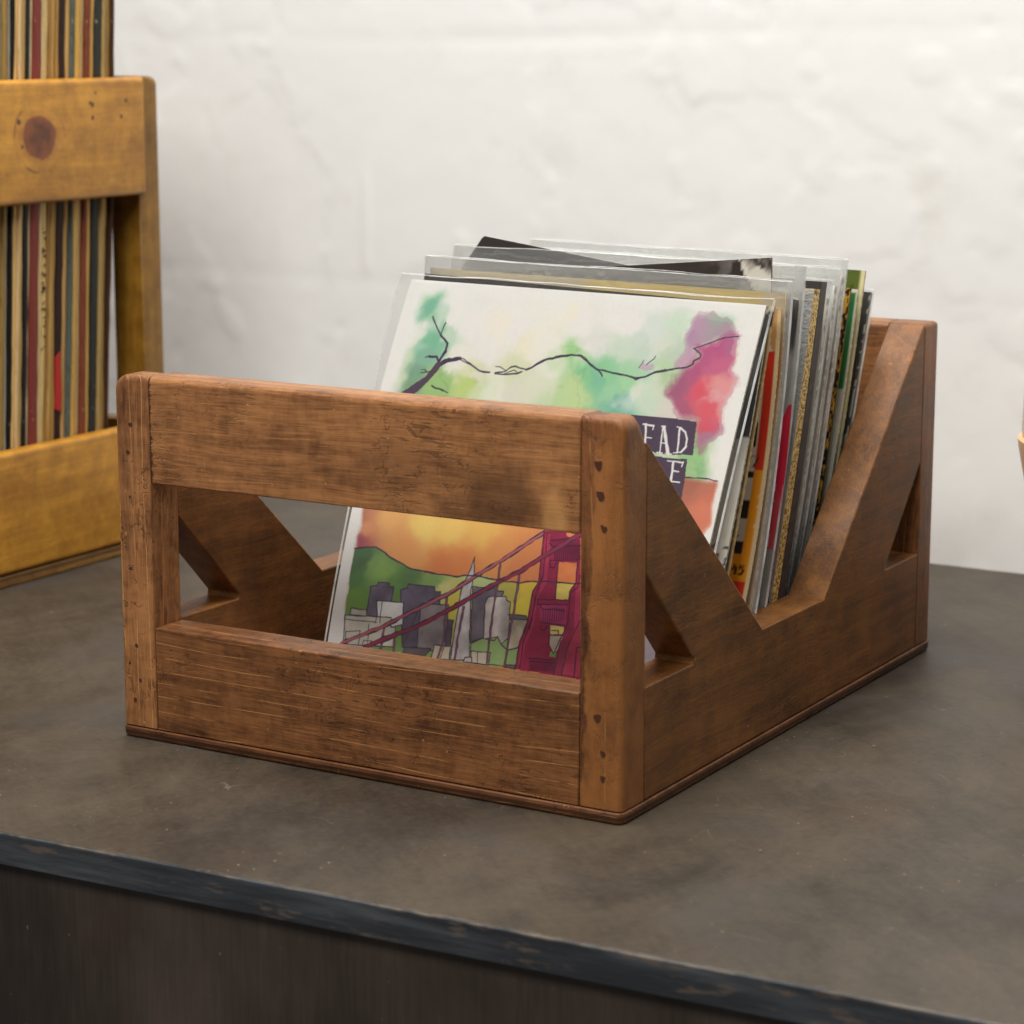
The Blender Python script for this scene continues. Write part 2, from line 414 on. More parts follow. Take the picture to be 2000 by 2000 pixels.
    def ply(k, base, co):
        z = k.sep(k.co)[2]
        e = k.step(k.math('ADD', z, k.math('MULTIPLY', k.noise(k.co, 90, 2), 0.0006)), 0.00165, 0.0019)
        e2 = k.step(z, 0.0026, 0.0029, 1, 0)
        base = k.mix(k.math('MULTIPLY', k.math('MULTIPLY', e, e2), 0.8), base, rgba((52, 32, 20)))
        return base
    bm = bm_box(-0.0006, CW + 0.0006, -0.0006, CD + 0.0006, 0.0, ZB - 0.0003)
    round_edges(bm, lambda c, d: abs(d.z) > .9, 0.0035)
    round_edges(bm, lambda c, d: abs(d.z) < .1 and c.z < 1e-4, 0.0015, 4)
    link("base_board", bm_mesh(bm, "base_board"), wood("stained_plywood", (60, 36, 22), (128, 82, 50), (190, 136, 82), 0, 31.0, lines=0.6, marks=0.7, extra=ply), t, 40, 0.0004)
HOLE = plain("dark_filler", (84, 50, 34), 0.5)
build_crate()

# ------------------------------------------------------------------ the yellow crate of long-playing records
YX, YY0, YY1, YH = -0.2105, -0.047, 0.2990, 0.2413
def build_yellow_crate():
    xb = -0.525
    t = thing("record_crate", "large honey yellow wooden crate with a dark knot packed with old LPs", "crate", ((YX + xb) / 2, (YY0 + YY1) / 2, 0.0))
    D, M, L = (150, 98, 26), (228, 164, 56), (240, 190, 92)
    ox, oy = (YX + xb) / 2, (YY0 + YY1) / 2
    def knots(cy, cz, marks):
        def f(k, base, co):
            s = k.sep(k.vadd(k.co, k.vmap(k.noise(k.co, 30, 2, color=True), scale=(0, 0.006, 0.006))))
            y = k.math('SUBTRACT', s[1], cy - oy + 0.003); z = k.math('SUBTRACT', s[2], cz + 0.003)
            r = k.math('SQRT', k.math('ADD', k.math('MULTIPLY', k.math('MULTIPLY', y, y), 0.85), k.math('MULTIPLY', z, z)))
            ringm = k.math('SINE', k.math('MULTIPLY', r, 900.0))
            ringm = k.math('MULTIPLY', k.step(ringm, 0.55, 1.0), k.step(r, 0.012, 0.034, 1, 0))
            base = k.mix(k.math('MULTIPLY', ringm, 0.13), base, rgba((150, 88, 40)))
            base = k.mix(k.math('MULTIPLY', k.line(r, 0.0009, 0.0166), k.step(k.noise(k.co, 75, 2), 0.48, 0.66, 0, 0.8)), base, rgba((88, 50, 24)))
            n = k.noise(k.co, 140, 3)
            core = k.mix(k.step(k.math('ADD', n, k.math('MULTIPLY', r, 40.0)), 0.45, 0.95), rgba((74, 34, 16)), rgba((128, 66, 30)))
            rn = k.math('ADD', r, k.math('MULTIPLY', k.math('SUBTRACT', k.noise(k.co, 110, 3), 0.5), 0.0045))
            base = k.mix(k.step(rn, 0.0110, 0.0150, 0.25, 0), base, rgba((150, 88, 40)))
            base = k.mix(k.step(rn, 0.0096, 0.0113, 0.95, 0), base, core)
            for my, mz, ms in marks:
                yy = k.math('MULTIPLY', k.math('SUBTRACT', s[1], my - oy + 0.003), 1.0); zz = k.math('SUBTRACT', s[2], mz + 0.003)
                q = k.math('SQRT', k.math('ADD', k.math('MULTIPLY', yy, yy), k.math('MULTIPLY', zz, zz)))
                base = k.mix(k.step(q, ms * 0.5, ms, 0.9, 0), base, rgba((70, 38, 16)))
            return base
        return f
    kt = knots(0.2026, 0.2131, [(0.1884, 0.2206, .0019), (0.2421, 0.2284, .0018), (0.2405, 0.2292, .0014), (0.2422, 0.222, .0016), (0.2681, 0.2301, .0014), (0.264, 0.222, .0014), (0.1902, 0.2088, .0012), (0.2442, 0.2344, .0010)])
    ye = lambda ax, sd, **kw: wood("honey_pine", D, M, L, ax, sd, blotch=1.1, lines=kw.pop('lines', 0.12), marks=0.10, rough=0.32, fib=0.25, spec=0.45, **kw)
    # four corner posts
    for yo, y0, y1 in ((YY1, 0.2808, YY1), (YY0, YY0, YY0 + 0.0180)):
        for xo, x0, x1 in ((YX - 0.0038, YX - 0.0225, YX - 0.0038), (xb, xb, xb + 0.0207)):
            bm = bm_box(x0, x1, y0, y1, 0.0058, YH)
            round_edges(bm, lambda c, d: abs(d.z) > .9 and abs(c.x - xo) < 1e-5 and abs(c.y - yo) < 1e-5, 0.0042)
            round_edges(bm, lambda c, d: c.z > YH - 1e-4 and abs(c.y - yo) < 0.0043, 0.0046)
            link("post", bm_mesh(bm, "post"), wood("honey_pine_post", (104, 70, 18), (172, 124, 44), L, 2, 41.0 + x0 + y0, blotch=1.1, lines=0.1, marks=0.1, rough=0.35, fib=0.3), t, 40, 0.0004)
    for z0, z1 in ((0.1822, YH - 0.0004), (0.0060, 0.0655)):
        for x0, x1, sd in ((YX - 0.0065, YX, 44.0), (xb - 0.001, xb + 0.0055, 46.0)):
            bm = bm_box(x0, x1, YY0 + 0.0085, 0.2832, z0, z1)
            round_edges(bm, lambda c, d: abs(c.x - (YX if x1 == YX else xb - 0.001)) < 1e-5, 0.0030)
            m = ye(1, sd + z0 * 10, extra=kt if (z0 > .1 and x1 == YX) else None)
            link("top_rail" if z0 > .1 else "bottom_rail", bm_mesh(bm, "rail"), m, t, 40, 0.0004)
        for y0, y1 in ((YY1 - 0.0122, YY1 - 0.0004), (YY0 + 0.0004, YY0 + 0.0122)):
            bm = bm_box(xb + 0.0210, YX - 0.0228, y0, y1, z0, z1 - 0.001)
            link("end_rail", bm_mesh(bm, "end_rail"), ye(0, 49.0 + y0), t, 40, 0.001)
    bm = bm_box(xb - 0.001, YX + 0.0004, YY0 - 0.0004, YY1 + 0.0004, 0.0, 0.0056)
    round_edges(bm, lambda c, d: c.z < 1e-4, 0.0012, 3)
    def dk(k, base, co): return k.mix(k.step(k.sep(k.co)[2], 0.0030, 0.0040, 0, 0.7), base, rgba((60, 40, 20)))
    link("base_board", bm_mesh(bm, "base_board"), wood("honey_plywood", (90, 62, 30), (160, 116, 60), L, 1, 52.0, extra=dk), t, 40, 0.0004)
build_yellow_crate()

def lp_material():
    k = NT("worn_card_spine")
    oi = k.n('ShaderNodeObjectInfo')
    ac = k.n('ShaderNodeAttribute'); ac.attribute_name = 'across'; ac = ac.outputs['Fac']
    st = k.noise(k.vmap(k.vadd(k.co, oi.outputs['Location']), scale=(300, 1600, 14)), 1.0, 3, 0.6)
    b = k.noise(k.vmap(k.vadd(k.co, oi.outputs['Location']), scale=(120, 260, 40)), 1.0, 4, 0.7)
    dark = k.mix(1.0, oi.outputs['Color'], oi.outputs['Color'])
    nd = k.n('ShaderNodeMix', data_type='RGBA', blend_type='MULTIPLY'); nd.inputs[0].default_value = 1.0
    k.set(nd.inputs[6], oi.outputs['Color']); nd.inputs[7].default_value = (0.60, 0.52, 0.42, 1)
    base = k.mix(k.step(st, 0.26, 0.50), nd.outputs[2], oi.outputs['Color'])
    base = k.mix(k.step(b, 0.62, 0.78, 0, 0.55), base, nd.outputs[2])
    base = k.mix(k.step(k.noise(k.co, 330, 3), 0.68, 0.75, 0, 0.45), base, rgba((214, 186, 140)))
    wv = k.math('MULTIPLY', k.math('SUBTRACT', k.noise(k.vmap(k.vadd(k.co, oi.outputs['Location']), scale=(1, 1, 30)), 1.0, 3), 0.5), 0.30)
    a2 = k.math('ADD', ac, wv); rn = oi.outputs['Random']
    slit = k.line(a2, 0.060, 0.34); slit2 = k.line(a2, 0.05, 0.66)
    on = k.step(rn, 0.25, 0.3); on2 = k.step(rn, 0.50, 0.55)
    sl = k.math('MAXIMUM', k.math('MULTIPLY', slit, on), k.math('MULTIPLY', slit2, on2))
    base = k.mix(k.math('MULTIPLY', sl, k.step(k.noise(k.vmap(k.vadd(k.co, oi.outputs['Location']), scale=(1, 1, 22)), 1.0, 2), 0.30, 0.45, 0.30, 0.9)), base, rgba((52, 38, 24)))
    return k.fin(base, 0.6, k.bump(st, 0.0006, 0.6), spec=0.3)

def build_lps():
    mat = lp_material()
    # width (pixels at the top of the photo's strip), colour, label
    L = [
     (14, (38, 46, 42), "dark green LP at the left edge of the photo in the yellow crate"),
     (4, (128, 114, 90), "thin grey LP spine right of the dark green one in the yellow crate"),
     (7, (146, 116, 66), "olive tan LP between the thin grey spine and a thin black one"),
     (4, (26, 22, 20), "thin black LP just right of the olive tan spine"),
     (4, (196, 188, 164), "thin off white LP wedged between two thin black LPs"),
     (3, (24, 20, 18), "thin black LP right of the thin off white spine"),
     (6, (210, 172, 108), "bright cream LP right of the pair of thin black spines"),
     (6, (196, 166, 118), "soft beige LP, middle of three cream spines left of the wide black one"),
     (7, (188, 154, 100), "tan LP touching the wide black spine on its left"),
     (12, (18, 16, 16), "wide plain black LP left of the speckled red brown spine"),
     (3, (216, 192, 150), "very thin cream LP between the wide black and the red brown spines"),
     (19, (118, 56, 45), "wide speckled red brown LP, reddest spine in the yellow crate"),
     (9, (220, 192, 138), "pale cream LP touching the red brown spine on its right"),
     (10, (226, 198, 132), "pale yellow LP with small black marks on its spine"),
     (6, (152, 112, 64), "brownish tan LP right of the pale yellow spine with marks"),
     (7, (182, 146, 92), "light tan LP in the middle of three tan spines left of the dark brown one"),
     (6, (168, 128, 74), "tan LP touching the dark brown spine on its left"),
     (16, (46, 20, 14), "wide dark brown LP with a bright red patch low on its spine"),
     (8, (186, 146, 100), "tan LP touching the dark brown spine on its right"),
     (5, (88, 98, 90), "thin teal grey LP near the right end of the yellow crate"),
     (11, (210, 166, 92), "warm cream LP right of the thin teal grey spine"),
     (10, (204, 170, 116), "beige LP left of the mottled rust spine"),
     (7, (112, 62, 38), "mottled rust and black LP spine"),
     (9, (194, 150, 90), "tan LP between the mottled rust and the dark teal spines"),
     (14, (44, 48, 44), "dark teal black LP, second dark spine from the crate's end post"),
     (8, (156, 130, 90), "grey tan LP right of the dark teal black spine"),
     (13, (186, 144, 88), "tan LP next to last at the post end of the yellow crate"),
     (3, (70, 46, 30), "thin dark brown LP last in the row, nearest the end post"),
    ]
    ys = [0, 14, 26, 35, 55, 66, 69, 88, 107, 126, 143, 155, 177, 184, 193, 206, 228]
    yv = [.1841, .1891, .1933, .1965, .2036, .2076, .2087, .2156, .2226, .2296, .2360, .2405, .2489, .2516, .2551, .2601, .2687]
    f = lambda p: float(np.interp(p, ys, yv)) if p <= 228 else .2687 + (p - 228) * .00039
    rnd = random.Random(3)
    items = []; p = 0
    for w, c, lab in L: items.append((f(p), f(p + w), c, lab)); p += w
    y = items[0][0]
    hid = [(190, 158, 104), (40, 36, 34), (204, 176, 126), (150, 112, 70), (60, 66, 60), (214, 190, 146), (110, 56, 42), (176, 140, 92)]
    for i in range(16):                           # the rest of the row runs on beyond the frame
        w = rnd.uniform(.0035, .0065); items.append((y - w, y, hid[i % 8], "one of the LPs further along the row past the photo's left edge")); y -= w
    for y0, y1, c, lab in items:
        dx = rnd.uniform(0, .0040); top = 0.2985 + rnd.uniform(-.004, .003); xb = -0.487 + dx
        if c[0] < 60: dx += .0012
        t = thing("vinyl_record", lab, "record", (-0.35, (y0 + y1) / 2 - .019, 0.0062), "records packed in the yellow crate")
        n = 26; bm = bmesh.new(); rows = []
        ph = rnd.uniform(0, 6); am = rnd.uniform(.0002, .0006)
        for j in range(n + 1):
            z = 0.0062 + (top - 0.0062) * j / n
            lean = -0.0185 * (0.2638 - z) / 0.2576
            wob = am * math.sin(ph + z * 30) + rnd.uniform(-.00015, .00015)
            th = (y1 - y0) * (0.87 + 0.05 * math.sin(ph * 2 + z * 17))
            yc = (y0 + y1) / 2 + lean + wob
            xx = -0.2166 - dx + rnd.uniform(-.00022, .00022)
            rows.append([bm.verts.new(v) for v in ((xx - .0006, yc - th / 2, z), (xx, yc - th * .3, z), (xx, yc + th * .3, z), (xx - .0006, yc + th / 2, z), (xb, yc + th / 2, z), (xb, yc - th / 2, z))])
        for a, b in zip(rows, rows[1:]):
            for i in range(6): bm.faces.new((a[i], a[(i + 1) % 6], b[(i + 1) % 6], b[i]))
        bm.faces.new(rows[0]); bm.faces.new(rows[-1])
        me = bm_mesh(bm, "sleeve")
        at = me.attributes.new('across', 'FLOAT', 'POINT'); at.data.foreach_set('value', np.tile([0, .2, .8, 1, 1, 0], n + 1).astype(np.float32))
        o = link("sleeve", me, mat, t, 50)
        o.color = rgba(tuple(min(v * (1.04 if v > 100 else 0.92), 255) for v in c))
        if 'bright red patch' in lab:
            z0, z1 = .078, .108
            lean = lambda z: -0.0185 * (0.2638 - z) / 0.2576
            b2 = bmesh.new(); g = []
            for xx in (-0.2166 - dx + .0006, -0.2172 - dx):
                g.append([b2.verts.new((xx, (y0 + y1) / 2 + lean(z) + q * (y1 - y0), z)) for q, z in ((-.42, z0 + .002), (.30, z0), (.36, z0 + .010), (.10, z1), (-.40, z1 - .003))])
            b2.faces.new(g[0]); b2.faces.new(g[1][::-1])
            for i in range(5): b2.faces.new((g[0][i], g[1][i], g[1][(i + 1) % 5], g[0][(i + 1) % 5]))
            link("red_patch", bm_mesh(b2, "red_patch"), plain("red_print", (186, 30, 26), 0.5), t)
        if 'small black marks' in lab:
            b2 = bmesh.new(); lean = lambda z: -0.0185 * (0.2638 - z) / 0.2576
            for i in range(26):
                z = rnd.uniform(.105, .17); w = rnd.uniform(.0004, .0016); hgt = rnd.uniform(.0003, .0012)
                yc = (y0 + y1) / 2 + lean(z) + rnd.uniform(-.3, .3) * (y1 - y0); x1 = -0.2166 - dx + .0005
                vs = [b2.verts.new((xx, yy, zz)) for xx in (x1, x1 - .0006) for yy, zz in ((yc - w / 2, z), (yc + w / 2, z + .0004), (yc + w / 2, z + hgt + .0004), (yc - w / 2, z + hgt))]
                b2.faces.new(vs[:4]); b2.faces.new(vs[4:][::-1])
                for q in range(4): b2.faces.new((vs[q], vs[4 + q], vs[4 + (q + 1) % 4], vs[(q + 1) % 4]))
            link("spine_print", bm_mesh(b2, "spine_print"), plain("black_print", (30, 26, 24), 0.5), t)
build_lps()

# ------------------------------------------------------------------ painted covers
def seg_dist(X, Y, a, b):
    dx, dy = b[0] - a[0], b[1] - a[1]; L2 = dx * dx + dy * dy + 1e-12
    t = np.clip(((X - a[0]) * dx + (Y - a[1]) * dy) / L2, 0, 1)
    return np.hypot(X - a[0] - t * dx, Y - a[1] - t * dy)
def poly_in(X, Y, pts):
    r = np.zeros(X.shape, bool); n = len(pts)
    for i in range(n):
        (x0, y0), (x1, y1) = pts[i], pts[(i + 1) % n]
        if y0 == y1: continue
        r ^= ((y0 > Y) != (y1 > Y)) & (X < (x1 - x0) * (Y - y0) / (y1 - y0) + x0)
    return r
ASP = 1.085
class Paint:
    """a picture held as one colour per vertex of a cover; U right, V up"""
    def __init__(s, nu, nv, base):
        s.u, s.v = np.meshgrid(np.linspace(0, 1, nu), np.linspace(0, 1, nv), indexing='ij')
        s.c = np.empty((nu, nv, 3)); s.c[:] = base
    def over(s, m, col):
        s.c += (np.asarray(col, float) - s.c) * np.clip(m, 0, 1)[..., None]
    def poly(s, pts, col, warp=0.0, seed=0, m0=1.0):
        U = s.u + warp * (fbm(s.u * 40, s.v * 40, seed) - .5); V = s.v + warp * (fbm(s.u * 40, s.v * 40, seed + 9) - .5)
        s.over(poly_in(U, V, pts) * m0, col)
    def soft(s, pts, warp, sc, seed, f=0.012):
        m = np.zeros(s.u.shape); n1 = fbm(s.u * sc, s.v * sc, seed, 5) - .5; n2 = fbm(s.u * sc, s.v * sc, seed + 2, 5) - .5
        for i in range(7):
            a = i * 2.4; r = f * math.sqrt(i / 6.0)
            m += poly_in(s.u + warp * n1 + r * math.cos(a), s.v + warp * n2 + r * math.sin(a), pts)
        return m / 7
    def line(s, pts, w, col, warp=0.003, seed=0, alpha=1.0):
        P = [(a, b * ASP) for a, b in pts]
        x0 = min(p[0] for p in P) - .02; x1 = max(p[0] for p in P) + .02; y0 = min(p[1] for p in P) - .02; y1 = max(p[1] for p in P) + .02
        U = s.u; V = s.v * ASP
        sel = (U > x0) & (U < x1) & (V > y0) & (V < y1)
        if not sel.any(): return
        u = U[sel]; v = V[sel]
        uu = u + warp * (vnoise(u * 55, v * 55, seed) - .5); vv = v + warp * (vnoise(u * 55, v * 55, seed + 4) - .5)
        d = np.full(u.shape, 9.0)
        for a, b in zip(P, P[1:]): d = np.minimum(d, seg_dist(uu, vv, a, b))
        hw = w / 2 * (0.75 + 0.5 * vnoise(u * 90, v * 90, seed + 7))
        m = np.clip((hw - d) / 0.0014 + 0.5, 0, 1) * alpha
        c = s.c[sel]; s.c[sel] = c + (np.asarray(col, float) - c) * m[:, None]
    def idw(s, m, anchors, power=3.2, warp=0.05, seed=0, rough=6):
        U = s.u + warp * (fbm(s.u * rough, s.v * rough, seed) - .5) + warp * .75 * (fbm(s.u * 36, s.v * 36, seed + 3) - .5)
        V = s.v + warp * (fbm(s.u * rough, s.v * rough, seed + 11) - .5) + warp * .75 * (fbm(s.u * 36, s.v * 36, seed + 14) - .5)
        sel = m > 0; u = U[sel]; v = V[sel]
        num = np.zeros((u.size, 3)); den = np.zeros(u.size)
        for a in anchors:
            d = ((u - a[0]) ** 2 + ((v - a[1]) * ASP) ** 2 + 2e-5) ** (-power / 2)
            num += d[:, None] * np.array(a[2:5], float); den += d
        col = num / den[:, None]
        c = s.c[sel]; s.c[sel] = c + (col - c) * m[sel][:, None]

def sheet(name, L, R, thick, paint, side, back, mat, parent, topf=None, seg=None):
    """a card: quadratic left and right edges (bottom, middle, top), painted front facing -Y, real thickness"""
    nu, nv = paint.c.shape[:2]
    L = np.array(L, float); R = np.array(R, float)
    v = np.linspace(0, 1, nv)[:, None]
    def q(P): return P[0] * (1 - v) ** 2 + 2 * (2 * P[1] - .5 * P[0] - .5 * P[2]) * v * (1 - v) + P[2] * v * v
    l, r = q(L), q(R)
    u = np.linspace(0, 1, nu)[:, None, None]
    F = l[None] + (r - l)[None] * u
    if topf is not None:                           # worn or clipped top edge
        k = topf(np.linspace(0, 1, nu)); F = F[:, :1] + (F - F[:, :1]) * (1 - (k[:, None] * np.linspace(0, 1, nv)[None] ** 6))[..., None]
    idx = np.arange(nu * nv).reshape(nu, nv)
    front = np.stack([idx[:-1, :-1], idx[1:, :-1], idx[1:, 1:], idx[:-1, 1:]], -1).reshape(-1, 4)
    loop = np.concatenate([idx[:, 0], idx[-1, 1:], idx[-2::-1, -1], idx[0, -2:0:-1]])
    P = F.reshape(-1, 3); m = len(loop)
    nrm = np.cross(r[-1] - l[-1], l[-1] - l[0]); nrm /= np.linalg.norm(nrm)
    bk = nrm * -thick if nrm[1] < 0 else nrm * thick
    s1 = P[loop]; s2 = s1 + bk
    a = nu * nv + np.arange(m); b = a + m
    sides = np.stack([a, b, np.roll(b, -1), np.roll(a, -1)], -1)
    B = P + bk; st = max(1, nv // 12)
    js = list(range(0, nv, st)); js = js if js[-1] == nv - 1 else js + [nv - 1]
    is_ = list(range(0, nu, max(1, nu // 12))); is_ = is_ if is_[-1] == nu - 1 else is_ + [nu - 1]
    sub = B.reshape(nu, nv, 3)[np.ix_(is_, js)]
    bi = nu * nv + 2 * m + np.arange(len(is_) * len(js)).reshape(len(is_), len(js))
    backf = np.stack([bi[:-1, :-1], bi[:-1, 1:], bi[1:, 1:], bi[1:, :-1]], -1).reshape(-1, 4)
    co = np.concatenate([P, s1, s2, sub.reshape(-1, 3)])
    fs = np.concatenate([front, sides, backf])
    me = bpy.data.meshes.new(name)
    me.vertices.add(len(co)); me.vertices.foreach_set("co", co.ravel())
    me.loops.add(fs.size); me.loops.foreach_set("vertex_index", fs.ravel().astype(np.int32))
    me.polygons.add(len(fs)); me.polygons.foreach_set("loop_start", (np.arange(len(fs)) * 4).astype(np.int32))
    me.polygons.foreach_set("loop_total", np.full(len(fs), 4, np.int32))
    me.update(calc_edges=True); me.validate()
    col = np.ones((len(co), 4)); n = nu * nv
    col[:n, :3] = s2l(paint.c.reshape(-1, 3)); 
    rs = np.random.RandomState(len(name) + m); sd = np.array(side, float)
    col[n:n + 2 * m, :3] = s2l(np.clip(sd * (0.72 + 0.5 * rs.rand(2 * m, 1)), 0, 255)); col[n + 2 * m:, :3] = s2l(np.array(back, float))
    at = me.color_attributes.new("paint", 'FLOAT_COLOR', 'POINT'); at.data.foreach_set("color", col.astype(np.float32).ravel())
    return link(name, me, mat, parent, 45)

def card_material(name="printed_card", rough=0.45):
    k = NT(name); a = k.n('ShaderNodeVertexColor'); a.layer_name = "paint"
    n = k.noise(k.co, 900, 2)
    return k.fin(a.outputs[0], rough, k.bump(n, 0.0001, 0.25), spec=0.35)
CARD = card_material()

def clear_material(name, haze, blend, rim):
    k = NT(name)
    n = k.n('ShaderNodeBsdfTransparent'); n.inputs[0].default_value = (0.965, 0.97, 0.965, 1)
    w = k.noise(k.co, 26, 3, 0.5, 0.6); w2 = k.noise(k.vmap(k.co, scale=(60, 60, 18)), 1.0, 3)
    nb = k.bump(k.math('ADD', w, k.math('MULTIPLY', w2, 0.5)), 0.003, 0.55)
    k.fin((0.86, 0.87, 0.86, 1), 0.10, nb, spec=0.5)
    fr = k.n('ShaderNodeLayerWeight'); fr.inputs[0].default_value = blend; k.set(fr.inputs['Normal'], nb)
    f = k.math('ADD', k.math('MULTIPLY', fr.outputs['Fresnel'], 0.55), haze)
    f = k.math('ADD', f, k.math('MULTIPLY', k.step(w2, 0.55, 0.8), 0.05))
    zz = k.math('ADD', k.sep(k.co)[2], k.math('MULTIPLY', k.math('SUBTRACT', w, 0.5), 0.012))
    f = k.math('ADD', f, k.step(zz, 0.150, 0.166, 0, rim))      # the loose open top is creased and milky
    gl = k.n('ShaderNodeBsdfGlossy'); gl.inputs[1].default_value = 0.16 if rim < .1 else 0.08; k.set(gl.inputs['Normal'], nb)
    hz = k.n('ShaderNodeMixShader'); hz.inputs[0].default_value = 0.55
    tl = k.n('ShaderNodeBsdfTranslucent'); tl.inputs[0].default_value = (0.9, 0.9, 0.88, 1)
    dm = k.n('ShaderNodeMixShader'); dm.inputs[0].default_value = 0.5
    k.t.links.new(k.b.outputs[0], dm.inputs[1]); k.t.links.new(tl.outputs[0], dm.inputs[2])
    k.t.links.new(gl.outputs[0], hz.inputs[1]); k.t.links.new(dm.outputs[0], hz.inputs[2])
    mx = k.n('ShaderNodeMixShader'); k.set(mx.inputs[0], f)
    k.t.links.new(n.outputs[0], mx.inputs[1]); k.t.links.new(hz.outputs[0], mx.inputs[2])
    k.t.links.new(mx.outputs[0], k.out.inputs['Surface'])
    return k.m
CLEAR = clear_material("clear_plastic", 0.012, 0.22, 0.03)
CLOUDY = clear_material("cloudy_plastic", 0.09, 0.34, 0.26)
def seam_material():
    k = NT("sealed_plastic_edge")
    n = k.n('ShaderNodeBsdfTransparent'); k.fin((0.9, 0.9, 0.88, 1), 0.15, None, 0.6)
    mx = k.n('ShaderNodeMixShader'); k.set(mx.inputs[0], k.step(k.noise(k.co, 70, 3), 0.35, 0.7, 0.25, 0.85))
    k.t.links.new(n.outputs[0], mx.inputs[1]); k.t.links.new(k.b.outputs[0], mx.inputs[2])
    k.t.links.new(mx.outputs[0], k.out.inputs['Surface'])
    return k.m
SEAM = seam_material()

def clear_sleeve(L, R, gap_front, gap_back, ml, mr, mt, parent, seed=0, wav=0.0012, mat=None):
    """thin clear sleeve round a card: front and back film, closed left, right and bottom, open on top"""
    L = np.array(L, float).copy(); R = np.array(R, float).copy()
    d = (R[2] - L[2]); d /= np.linalg.norm(d); up = (L[2] - L[0]); up /= np.linalg.norm(up)
    ml3 = ml if isinstance(ml, (list, tuple)) else (ml, ml, ml)
    for i in range(3): L[i] -= d * ml3[i]; R[i] += d * mr
    L[2] += up * mt; R[2] += up * mt
    nu, nv = 40, 40; v = np.linspace(0, 1, nv)[:, None]
    def q(P): return P[0] * (1 - v) ** 2 + 2 * (2 * P[1] - .5 * P[0] - .5 * P[2]) * v * (1 - v) + P[2] * v * v
    l, r = q(L), q(R); u = np.linspace(0, 1, nu)[:, None, None]
    M = l[None] + (r - l)[None] * u
    U, V = np.meshgrid(np.linspace(0, 1, nu), np.linspace(0, 1, nv), indexing='ij')
    env = np.clip(np.minimum(U, 1 - U) / 0.045, 0, 1) ** 0.5
    F = M.copy(); F[..., 1] -= gap_front * env - wav * env * (fbm(U * 6, V * 5, 100 + seed, 3) - .5)
    B = M.copy(); B[..., 1] += gap_back * env + wav * env * (fbm(U * 6, V * 5, 140 + seed, 3) - .5)
    wob = 0.0014 * (fbm(U[:, -1] * 7, U[:, -1] * 0 + .3, 170 + seed, 3) - .5)
    F[:, -1, 2] += wob; B[:, -1, 2] += wob + .0012 * (fbm(U[:, -1] * 5, U[:, -1] * 0 + .7, 190 + seed, 3) - .5)
    idx = np.arange(nu * nv).reshape(nu, nv)
    f1 = np.stack([idx[:-1, :-1], idx[1:, :-1], idx[1:, 1:], idx[:-1, 1:]], -1).reshape(-1, 4)
    f2 = f1[:, ::-1] + nu * nv
    me = bpy.data.meshes.new("clear_sleeve")
    me.from_pydata(np.concatenate([F.reshape(-1, 3), B.reshape(-1, 3)]).tolist(), [], f1.tolist() + f2.tolist())
    o = link("clear_sleeve", me, mat or CLOUDY, parent, 60)
    bm = bmesh.new()
    def ribbon(pts, w, n):
        pts = [Vector(p) for p in pts]; n = Vector(n); prev = None
        for i, p in enumerate(pts):
            t = (pts[min(i + 1, len(pts) - 1)] - pts[max(i - 1, 0)]).normalized(); a = t.cross(n).normalized() * w / 2; b = n.normalized() * w / 2
            ring = [bm.verts.new(p + a), bm.verts.new(p + b), bm.verts.new(p - a), bm.verts.new(p - b)]
            if prev:
                for k in range(4): bm.faces.new((prev[k], prev[(k + 1) % 4], ring[(k + 1) % 4], ring[k]))
            prev = ring
    nn = np.cross(d, up)
    ribbon(l, 0.0009, nn); ribbon(r, 0.0009, nn)
    ribbon(F[:, -1], 0.00035, nn); ribbon(B[:, -1], 0.0003, nn)
    link("sealed_edge", bm_mesh(bm, "sealed_edge"), SEAM, o, 60)
    return o

